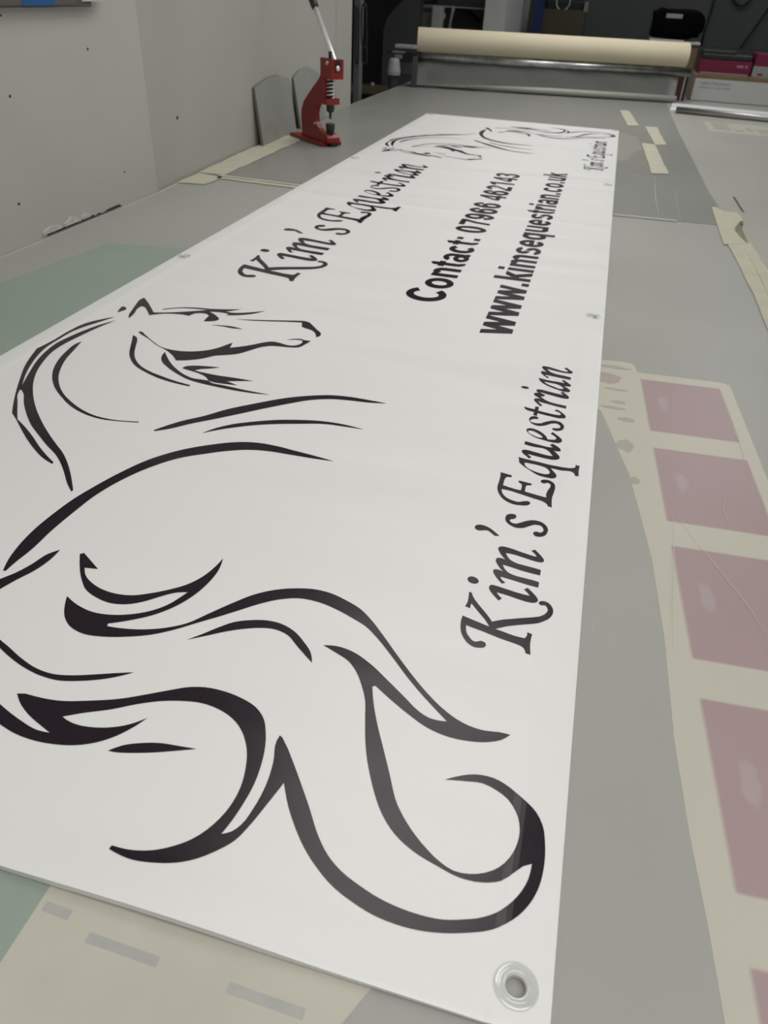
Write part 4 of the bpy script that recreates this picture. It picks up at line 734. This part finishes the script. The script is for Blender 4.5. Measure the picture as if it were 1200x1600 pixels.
lv = obj('lever', tube([h0 - hd * 0.006, h0, h0 + hd * 0.02, h1], [0.005, 0.0075, 0.0082, 0.0085], 20), M_steel, pr, smooth=True)
obj('grip', tube([h1 - hd * 0.004, h1, h1 + hd * 0.01, h1 + hd * 0.11, h1 + hd * 0.115], [0.009, 0.0125, 0.0135, 0.0135, 0.009], 20), M_black, lv, smooth=True)
obj('side_bolt', tube([(0.028, 0.0172, 0.268), (0.028, 0.0105, 0.268)], 0.0065, 18), mat('brass_bolt', (0.62, 0.56, 0.45), 0.35, metal=0.6), arm_o)
obj('top_screw', tube([(0.020, 0.030, 0.279), (0.020, 0.030, 0.302)], 0.006, 16), M_black, pr)
obj('stop_pin', tube([(-0.066, 0.0165, 0.067), (-0.066, 0.013, 0.067)], 0.004, 12), M_lgrey, arm_o)

# ------------------------------------------------------------------ boards leaning on the wall
def leaning(y0, pts, label, xb, xt, H):
    """pts in (along, up) from y0; foot stands xb from origin, top touches the wall"""
    x0 = xb; lean = (xt - xb) / H
    t = thing('leaning_board', label, 'board', (0, 0, 0), group='boards leaning on the wall')
    wallx = lambda y: -0.0476 * (y - y0)
    bm = prism(pts, 0, 0.010, lambda a, b, h: Vector((x0 + lean * b + h + wallx(y0 + a), y0 + a, 0.9005 + b)))
    me = obj('panel', bm, M_board, t)
    me.data.materials.append(M_boardedge)
    for p in me.data.polygons:
        if len(p.vertices) == 4: p.material_index = 1
    return t
leaning(2.775, [(0, 0), (-0.005, 0.183), (0.010, 0.186), (0.13, 0.202), (0.255, 0.204), (0.38, 0.182), (0.385, 0.0)], 'grey board with clipped top corners leaning left of the press', -1.190, -1.216, 0.2)
leaning(3.22, [(0, 0), (-0.008, 0.180), (0.004, 0.185), (0.075, 0.201), (0.20, 0.204), (0.32, 0.180), (0.36, 0.16), (0.36, 0.0)], 'rounded grey board leaning behind the red press', -1.211, -1.240, 0.2)

# ------------------------------------------------------------------ roll dispenser at the far end
A = Vector((-1.150, 5.10, 0)); Bv = Vector((0.420, 5.42, 0)); ax = (Bv - A).normalized(); L = (Bv - A).length
rz = math.atan2(ax.y, ax.x)
rd_ = thing('roll_dispenser', 'steel dispenser with grey film and tube standing across the table', 'dispenser', (A.x, A.y, 0.9), rz)
obj('leg', box(-0.035, 0.0, -0.03, 0.09, 0.0, 0.160, 0.004), M_dgrey, rd_)
obj('leg', box(L - 0.080, L - 0.060, 0.01, 0.09, 0.0, 0.150, 0.004), M_dgrey, rd_)
obj('steel_tube', tube([(-0.015, 0, 0.158), (L + 0.012, 0, 0.158)], 0.021, 28), M_galv, rd_, smooth=True)
obj('end_clamp', lathe([(0.023, -0.006), (0.026, -0.004), (0.026, 0.006), (0.023, 0.008)], 24, Matrix.Translation((-0.004, 0, 0.158)) @ Matrix.Rotation(math.pi / 2, 4, 'Y')), M_black, rd_)
bmf = bmesh.new()
colsn = 24; prf = [(0.016, 0.150), (0.004, 0.130), (-0.004, 0.10), (-0.008, 0.06), (-0.014, 0.028), (-0.02, 0.012)]
gv = [[bmf.verts.new(((L - 0.05) * i / colsn, -p[0] * 0 + p[0] - 0.004 + 0.003 * math.sin(i * 1.1 + p[1] * 30), p[1])) for p in prf] for i in range(colsn + 1)]
for i in range(colsn):
    for j in range(len(prf) - 1): bmf.faces.new([gv[i][j], gv[i + 1][j], gv[i + 1][j + 1], gv[i][j + 1]])
bmesh.ops.solidify(bmf, geom=bmf.faces[:], thickness=0.002)
obj('hanging_film', bmf, M_film, rd_, smooth=True)
obj('lower_tube', tube([(0.30, -0.035, 0.020), (0.8, -0.036, 0.022), (L - 0.045, -0.035, 0.020)], [0.010, 0.018, 0.018], 20), M_tubepale, rd_, smooth=True)
obj('rear_tube', tube([(-0.015, 0.062, 0.158), (L + 0.012, 0.062, 0.158)], 0.021, 24), M_galv, rd_, smooth=True)
obj('rear_stay', box(0.0, L - 0.07, 0.035, 0.055, 0.04, 0.09), M_dgrey, rd_)
cr_ = Vector((0.02, 0, 0)); RR = 0.066
roll = thing('paper_roll', 'thick cream paper roll lying across the dispenser', 'roll', (A.x, A.y, 0.9), rz)
zr = 0.158 + 0.0817
obj('paper', lathe([(0.030, 0.0), (RR - .002, 0.0), (RR, 0.002), (RR, L - 0.012), (RR - .002, L - 0.010), (0.030, L - 0.010)], 64, Matrix.Translation((-0.012, 0.031, zr)) @ Matrix.Rotation(math.pi / 2, 4, 'Y'), closed=True), M_cream, roll, smooth=False)
for p in roll.children[0].data.polygons: p.use_smooth = True
try: roll.children[0].data.set_sharp_from_angle(angle=math.radians(40))
except Exception: pass
obj('core', lathe([(0.027, 0.0), (0.030, 0.0), (0.030, L - 0.010), (0.027, L - 0.010)], 32, Matrix.Translation((-0.012, 0.031, zr)) @ Matrix.Rotation(math.pi / 2, 4, 'Y'), closed=True), M_kraft, roll)

# ------------------------------------------------------------------ aluminium track at right
al = thing('aluminium_track', 'white and silver aluminium rail lying across the right of the table', 'rail', (0.330, 4.90, 0.9), math.atan2(-0.12, 0.9))
obj('channel', prism([(0.0, 0.0), (0.10, 0.0), (0.10, 0.034), (0.085, 0.036), (0.080, 0.010), (0.015, 0.010), (0.0, 0.012)], 0, 1.1, lambda a, b, h: Vector((h, a - 0.0, b))), M_whiteal, al)
obj('round_rail', tube([(0.035, -0.025, 0.0165), (1.1, -0.025, 0.0165)], 0.016, 24), M_alu, al, smooth=True)

# ------------------------------------------------------------------ goods beyond the table, right
def carton(name, p0, p1, Y, depth, m, label, cat, bev=0.002, zmin=None, group=None):
    """box whose front face spans photo corners p0 (top left) .. p1 (bottom right) at distance Y"""
    a = at(*p0, Y); b = at(p1[0], p0[1], Y); b.z = at(p0[0], p1[1], Y).z
    z0 = b.z if zmin is None else zmin
    t = thing(name, label, cat, ((a.x + b.x) / 2, Y + depth / 2, z0), group=group)
    w = (b.x - a.x) / 2
    return t, w, (a.z - z0), depth / 2
t, w, h, d = carton('white_carton', (1085, 115), (1300, 175), 5.62, 0.34, None, 'white fronted cardboard box right of the roll dispenser', 'box', zmin=0.9)
obj('body', box(-w, w, -d, d, 0, h, 0.003), M_kraft, t)
obj('front_label', box(-w + 0.014, w - 0.02, -d - 0.001, -d + 0.001, 0.003, h - 0.022), M_whitecard, t)
obj('side_panel', box(-w - 0.001, -w + 0.001, -d + 0.002, d - 0.002, 0.003, h - 0.004), M_mgrey, t)
def words(s, size, m, parent, loc, rot=(math.pi / 2, 0, 0), name='printed_words'):
    cu = bpy.data.curves.new('tmp', 'FONT'); cu.body = s; cu.size = size; cu.offset = 0.001; cu.resolution_u = 3
    to = bpy.data.objects.new('tmp', cu); C.objects.link(to); bpy.context.view_layer.update()
    me = bpy.data.meshes.new_from_object(to.evaluated_get(bpy.context.evaluated_depsgraph_get()))
    bpy.data.objects.remove(to); bpy.data.curves.remove(cu)
    me.materials.clear(); me.materials.append(m)
    o = bpy.data.objects.new(name, me); C.objects.link(o); o.parent = parent; o.location = loc; o.rotation_euler = rot
    return o
M_faint = mat('faint_grey_ink', (0.36, 0.36, 0.35), 0.7)
words('Label Dispensers', 0.026, M_faint, t, (-w + 0.048, -d - 0.0015, h - 0.052))
bmx = bmesh.new()      # second printed line, too blurred to read in the photo
xx = -w + 0.046
for wl_ in (0.060, 0.022, 0.034, 0.048):
    add_box(bmx, xx, xx + wl_, -d - 0.0016, -d - 0.0008, h - 0.072, h - 0.064); xx += wl_ + 0.008
obj('blurred_print_line', bmx, M_faint, t)
wc_top = 0.9 + h
t, w, h, d = carton('magenta_box', (1096, 92), (1178, 112), 5.68, 0.2, None, 'magenta box stuffed with black packs on the white carton', 'box', zmin=wc_top)
obj('body', box(-w, w, -d, d, 0, h, 0.001), M_magenta, t)
obj('white_foot_stripe', box(-w + 0.01, w - .01, -d - 0.0008, -d + .001, 0.002, 0.010), mat('pink_white', (0.35, 0.26, 0.28), 0.6), t)
bmx = bmesh.new()
add_box(bmx, w - 0.085, w - 0.045, -d - 0.0014, -d, h - 0.034, h - 0.020); add_box(bmx, w - 0.036, w - 0.020, -d - 0.0014, -d, h - 0.034, h - 0.020)
obj('blurred_print_line', bmx, mat('pale_pink_ink', (0.38, 0.14, 0.20), 0.6), t)
mt = wc_top + h
t2 = thing('black_pack', 'black wrapped pack lying in the open magenta box', 'pack', (t.location.x, t.location.y, mt))
bmx = bmesh.new(); add_box(bmx, -w + .006, w - .004, -d + .012, d - .012, 0.0, 0.030, 0.006)
obj('wrap', bmx, M_black, t2)
obj('olive_flap', box(-w + .006, w - .10, -d + .03, d - .02, 0.030, 0.046, 0.005), mat('olive_dark', (0.03, 0.03, 0.022), 0.8), t2)
t, w, h, d = carton('magenta_box', (1184, 84), (1262, 117), 5.66, 0.2, None, 'magenta and grey box at the right edge of the photo', 'box', zmin=wc_top)
obj('body', box(-w, w, -d, d, 0, h, 0.001), M_magenta, t)
obj('grey_band', box(-w - .0006, w + .0006, -d - .0008, d, 0.001, h * 0.48), M_mgrey, t)
obj('red_mark', box(-w + .03, -w + .06, -d - .0014, -d, 0.012, 0.022), M_red, t)
t3 = thing('clear_bag', 'crumpled grey plastic bag on the magenta and grey box', 'bag', (t.location.x + 0.01, t.location.y, wc_top + h))
bmx = bmesh.new(); bmesh.ops.create_icosphere(bmx, subdivisions=3, radius=1)
for v in bmx.verts:
    k = 1 + 0.12 * math.sin(v.co.x * 9) * math.cos(v.co.y * 7 + v.co.z * 5)
    v.co = Vector((v.co.x * .075 * k, v.co.y * .06 * k, max(0.0, 0.018 + v.co.z * .022 * k)))
obj('bag_body', bmx, M_lgrey, t3, smooth=True)
t, w, h, d = carton('brown_carton', (1012, 66), (1094, 175), 5.98, 0.22, None, 'brown carton behind the right end of the cream roll', 'box', zmin=0.9)
t.location.y = 6.10 
obj('body', box(-w, w, -d, d, 0, h, 0.003), M_kraft, t)
obj('tape_strip', box(-w - .0005, w + .0005, -0.02, 0.02, h * .2, h + 0.0006), M_kraft, t)
bc_top = 0.9 + h
pz = thing('white_paper', 'white paper folded under the black bag on brown carton', 'paper', (t.location.x, t.location.y, bc_top))
obj('page', box(-w + .01, w - .10, -d - .012, d, 0, 0.022, 0.003), M_whitecard, pz)
obj('torn_wrap', box(w - .11, w + .005, -d - .012, d - .05, 0, 0.016, 0.004), M_lgrey, pz)
bb = thing('black_bag', 'black fabric bag with a grey patch lying behind cream roll', 'bag', (t.location.x, t.location.y, bc_top + 0.024))
bmx = bmesh.new(); bmesh.ops.create_icosphere(bmx, subdivisions=4, radius=1)
for v in bmx.verts:
    c = v.co.copy(); s = lambda q, e: math.copysign(abs(q) ** e, q)
    k = 1 + 0.04 * math.sin(c.x * 8 + c.z * 6)
    v.co = Vector((s(c.x, .45) * .165 * k, s(c.y, .6) * .10, 0.082 + s(c.z, .45) * .082 * k * (1 - .10 * c.x)))
obj('bag_body', bmx, mat('black_fabric', (0.003, 0.003, 0.0035), 1.0, spec=0.05), bb, smooth=True)
obj('grey_patch', box(-0.080, 0.02, -0.1005, -0.092, 0.112, 0.136, 0.002), M_mgrey, bb)
# red and black packs squeezed between dispenser and carton
rb = at(1068, 118, 5.52)
t = thing('black_red_folder', 'black and red folders standing between dispenser and white carton', 'folder', (rb.x + 0.004, 5.55, 0.9), 0.12)
obj('cover', box(-0.014, 0.002, -0.03, 0.14, 0, 0.135), mat('black_red', (0.12, 0.012, 0.010), 0.5), t)
obj('back_cover', box(0.010, 0.026, -0.03, 0.14, 0, 0.128), M_black, t)
obj('spine', box(0.002, 0.010, -0.033, 0.13, 0, 0.130), M_lgrey, t)

# cables on the back wall
def cable(pts, label, r=0.008):
    Yc = 8.47
    tag(obj('hanging_cable', tube([at(a, b, Yc) for a, b in pts], r, 8), M_black, smooth=True), label, 'cable', 'cables hanging on the back wall')
cable([(1120, -40), (1116, 0), (1108, 28), (1100, 52), (1094, 80)], 'straight black cable on the back wall right of the black bag')
cable([(1225, -20), (1200, 14), (1182, 40), (1163, 66), (1150, 85)], 'slanting black cable on the back wall at the right edge')
cable([(1138, -20), (1145, -2), (1152, 7), (1161, 9), (1169, 4), (1176, -8), (1180, -20)], 'looped black cable high on the back wall', 0.010)

# ------------------------------------------------------------------ column, rack and carton behind the roll
cf0 = at(757, 20, 6.5); cf1 = at(790, 20, 6.5); ce = at(827, 20, 6.5)
Yend = 6.5 * cf1.x / ce.x
bmx = box(cf0.x, cf1.x, 6.5, Yend, 0, 2.9)
o = struct('wall_pillar', bmx, mat('pillar_paint', (0.62, 0.62, 0.59), 0.7), 'pale square pillar rising behind the cream roll')
rk = at(842, 20, 7.55)
t = thing('shelving_rack', 'blue steel rack behind the roll, holding an open brown carton', 'rack', (rk.x, 7.55, 0))
for ax_, ay_ in ((0, 0), (0, .45), (3.0, 0), (3.0, .45)):
    obj('post', box(ax_ - .035, ax_ + .03, ay_, ay_ + .05, 0, 2.0), M_blue, t)
zs = at(880, 48, 7.6).z - 0.06
for z_ in (zs, 0.35):
    obj('shelf', box(0, 3.0, 0.0, .5, z_ - .03, z_), M_dgrey, t)
c0 = at(849, 13, 7.62); c1 = at(915, 20, 7.62)
t = thing('open_carton', 'open brown carton on the blue rack with a pale cable loop', 'box', ((c0.x + c1.x) / 2, 7.62 + .17, zs))
w = (c1.x - c0.x) / 2; h = c0.z - zs
bmx = bmesh.new()
for q in ((-w, w, -.17, -.165), (-w, w, .165, .17)): add_box(bmx, *q, 0, h)
for q in ((-w, -w + .005, -.165, .165), (w - .005, w, -.165, .165)): add_box(bmx, *q, 0, h)
add_box(bmx, -w, w, -.17, .17, 0, .005)
obj('body', bmx, mat('dark_carton', (0.11, 0.09, 0.06), 0.9), t)
obj('dark_contents', box(-w + .01, w - .02, -.15, .15, 0.006, h + .07, 0.02), M_black, t)
lp = [Vector((-.02 + 0.055 * math.cos(a), -.16, h + .055 + 0.065 * math.sin(a))) for a in [math.pi * (0.85 + 1.35 * k / 16) for k in range(17)]]
obj('cable_loop', tube(lp, 0.006, 8), M_lgrey, t, smooth=True)
obj('plastic_liner', box(w - .02, w + .012, -.172, -.12, h - .01, h + .06, 0.004), M_mgrey, t)

# ------------------------------------------------------------------ printer and tools, far left
def slab(parent, name, p0, p1, Y, dep, m, bev=0.0):
    a = at(*p0, Y); b = at(*p1, Y); l = parent.location
    return obj(name, box(min(a.x, b.x) - l.x, max(a.x, b.x) - l.x, Y - l.y, Y + dep - l.y, min(a.z, b.z) - l.z, max(a.z, b.z) - l.z, bev), m, parent)
q = at(645, 60, 6.7)
pt = thing('wide_format_printer', 'grey wide printer with dark cover and side knob behind roll', 'printer', (q.x, 6.7, 0))
slab(pt, 'end_cabinet', (652, 6), (681, 120), 6.7, .5, M_mgrey, .01)
slab(pt, 'cabinet_edge', (645, 8), (652, 120), 6.68, .5, M_lgrey, .004)
slab(pt, 'front_post', (675, 8), (684, 120), 6.62, .08, M_lgrey, .01)
vn = bmesh.new(); a = at(653, 11, 6.7); b = at(676, 19, 6.7)
for k in range(7):
    xx = a.x + (b.x - a.x) * (k + .3) / 7
    add_box(vn, xx - pt.location.x, xx + (b.x - a.x) / 14 - pt.location.x, -.006, .01, b.z, a.z)
obj('vent_slots', vn, M_black, pt)
kb = at(690, 25, 6.66)
obj('knob', lathe([(0.0, 0.0), (0.026, 0.0), (0.030, 0.006), (0.030, 0.02), (0.0, 0.02)], 28, Matrix.Translation((kb.x - pt.location.x, -.03, kb.z)) @ Matrix.Rotation(math.pi / 2, 4, 'X')), M_lgrey, pt)
slab(pt, 'dark_body', (684, -6), (757, 120), 6.78, .4, M_dgrey)
slab(pt, 'rail', (692, 10), (757, 14), 6.70, .06, M_lgrey, .004)
# raking stay and dark cover
a = at(709, 10, 6.70); b = at(702, 36, 6.66); c = at(757, 13, 6.70); dd = at(750, 40, 6.66)
l = pt.location
bmx = bmesh.new(); add_tube(bmx, [a - l, b - l + Vector((0, 0, -.1))], 0.012, 10); obj('stay', bmx, M_lgrey, pt)
bmx = bmesh.new()
vs = [bmx.verts.new(p - l + Vector((.02 if i in (0, 3) else -.004, -.03, -.012))) for i, p in enumerate((a, c, dd, b))]
bmx.faces.new(vs); bmesh.ops.solidify(bmx, geom=bmx.faces[:], thickness=.012); obj('dark_cover', bmx, M_black, pt)
slab(pt, 'top_box', (655, -6), (672, 2), 6.72, .3, M_dgrey, .004)
slab(pt, 'top_tray', (642, 3), (655, 5.5), 6.66, .1, M_black)

# dark round-shouldered cabinet left of the printer
a = at(601, 0, 6.45); b = at(650, 40, 6.45)
cb = thing('dark_cabinet', 'dark grey round-shouldered cabinet left of the printer', 'cabinet', (a.x, 6.45, 0))
W_ = b.x - a.x + 0.02
pts = [(0, 0), (W_, 0), (W_, 1.38), (W_ - .04, 1.37), (W_ - .12, 1.32), (.06, 1.24), (.02, 1.19), (0, 1.12)]
obj('body', prism(pts, 0, 0.12, SIDE), mat('cabinet_grey', (0.075, 0.08, 0.08), 0.6), cb)
# bench tool: arm, roller, cap on a post
a = at(634, 85, 5.6)
tl = thing('tape_dispenser', 'grey clamp-on tape dispenser with pale cap beside the roll', 'dispenser', (a.x, 5.6, 0.62))
slab(tl, 'arm', (617, 69), (648, 77), 5.6, .08, M_lgrey, .004)
slab(tl, 'lower_arm', (608, 79), (632, 83.5), 5.58, .05, M_mgrey, .003)
slab(tl, 'arm_tip', (605.5, 78.5), (612, 83), 5.575, .06, M_black, .003)
slab(tl, 'roller', (616, 84), (629, 92), 5.6, .07, M_lgrey, .008)
slab(tl, 'dark_motor', (629, 83), (646, 93), 5.6, .08, M_black, .004)
slab(tl, 'body', (623, 94), (646, 119), 5.62, .08, mat('tool_grey', (0.10, 0.105, 0.10), 0.6), .006)
a = at(615, 117, 5.55); l = tl.location
obj('cap', lathe([(0.0, 0.0), (0.042, 0.0), (0.044, 0.02), (0.034, 0.082), (0.028, 0.095), (0.0, 0.097)], 28, Matrix.Translation((a.x - l.x, -.05, a.z - l.z))), M_lgrey, tl, smooth=False)
obj('cap_stem', lathe([(0.0, -0.12), (0.030, -0.12), (0.032, 0.0), (0.0, 0.0)], 24, Matrix.Translation((a.x - l.x, -.05, a.z - l.z))), M_dgrey, tl)
obj('post', box(-.02, .02, .0, .05, -.62, .12), M_dgrey, tl)
# low wooden bench seen in the side room
a = at(566, 135, 6.2); b = at(608, 150, 6.2)
bn = thing('side_bench', 'low yellowish wooden bench in the dark side room', 'bench', (a.x, 6.2, 0))
obj('bench_top', box(-.1, b.x - a.x + .15, 0, .2, a.z - .045, a.z), M_wood, bn)
obj('leg', box(-.06, -.02, .03, .07, 0, a.z - .045), M_wood, bn); obj('leg', box(b.x - a.x + .05, b.x - a.x + .09, .03, .07, 0, a.z - .045), M_wood, bn)
c = at(581, 131, 6.25)
bmx = bmesh.new(); bmesh.ops.create_icosphere(bmx, subdivisions=2, radius=.016)
for v in bmx.verts: v.co += Vector((c.x, 6.27, a.z + .012)); 
tag(obj('paper_scrap', bmx, M_lgrey, smooth=True), 'small crumpled pale scrap on the yellowish side bench', 'scrap')
# straps hanging on the door jamb of the side room
jb = thing('strap_rack', 'dark narrow upright with hooks for straps beside the post', 'rack', (-1.42, 4.35, 0))
a = at(553, 60, 4.35); b = at(562, 60, 4.35)
obj('upright', box(a.x + 1.42, b.x + 1.42, 0, .06, 0, 2.2), mat('jamb_grey', (0.12, 0.125, 0.12), 0.6), jb)
for i, (x0, x1, y0, y1, Yk, lab) in enumerate([(565, 573, 6, 74, 4.33, 'upper dark strap loop hanging beside the post'), (566, 573, 72, 100, 4.33, 'short lower dark strap loop hanging beside the post'), (555.5, 560, 10, 100, 4.31, 'long black strap loop hanging against the upright')]):
    pts = []
    for k in range(25):
        t_ = 2 * math.pi * k / 24; s = lambda q, e: math.copysign(abs(q) ** e, q)
        pts.append(at((x0 + x1) / 2 + (x1 - x0) / 2 * s(math.cos(t_), .6), (y0 + y1) / 2 - (y1 - y0) / 2 * s(math.sin(t_), .6), Yk))
    tag(obj('strap_loop', tube(pts, 0.0045, 8, cap=False), M_black, smooth=True), lab, 'strap', 'straps hanging beside the post')
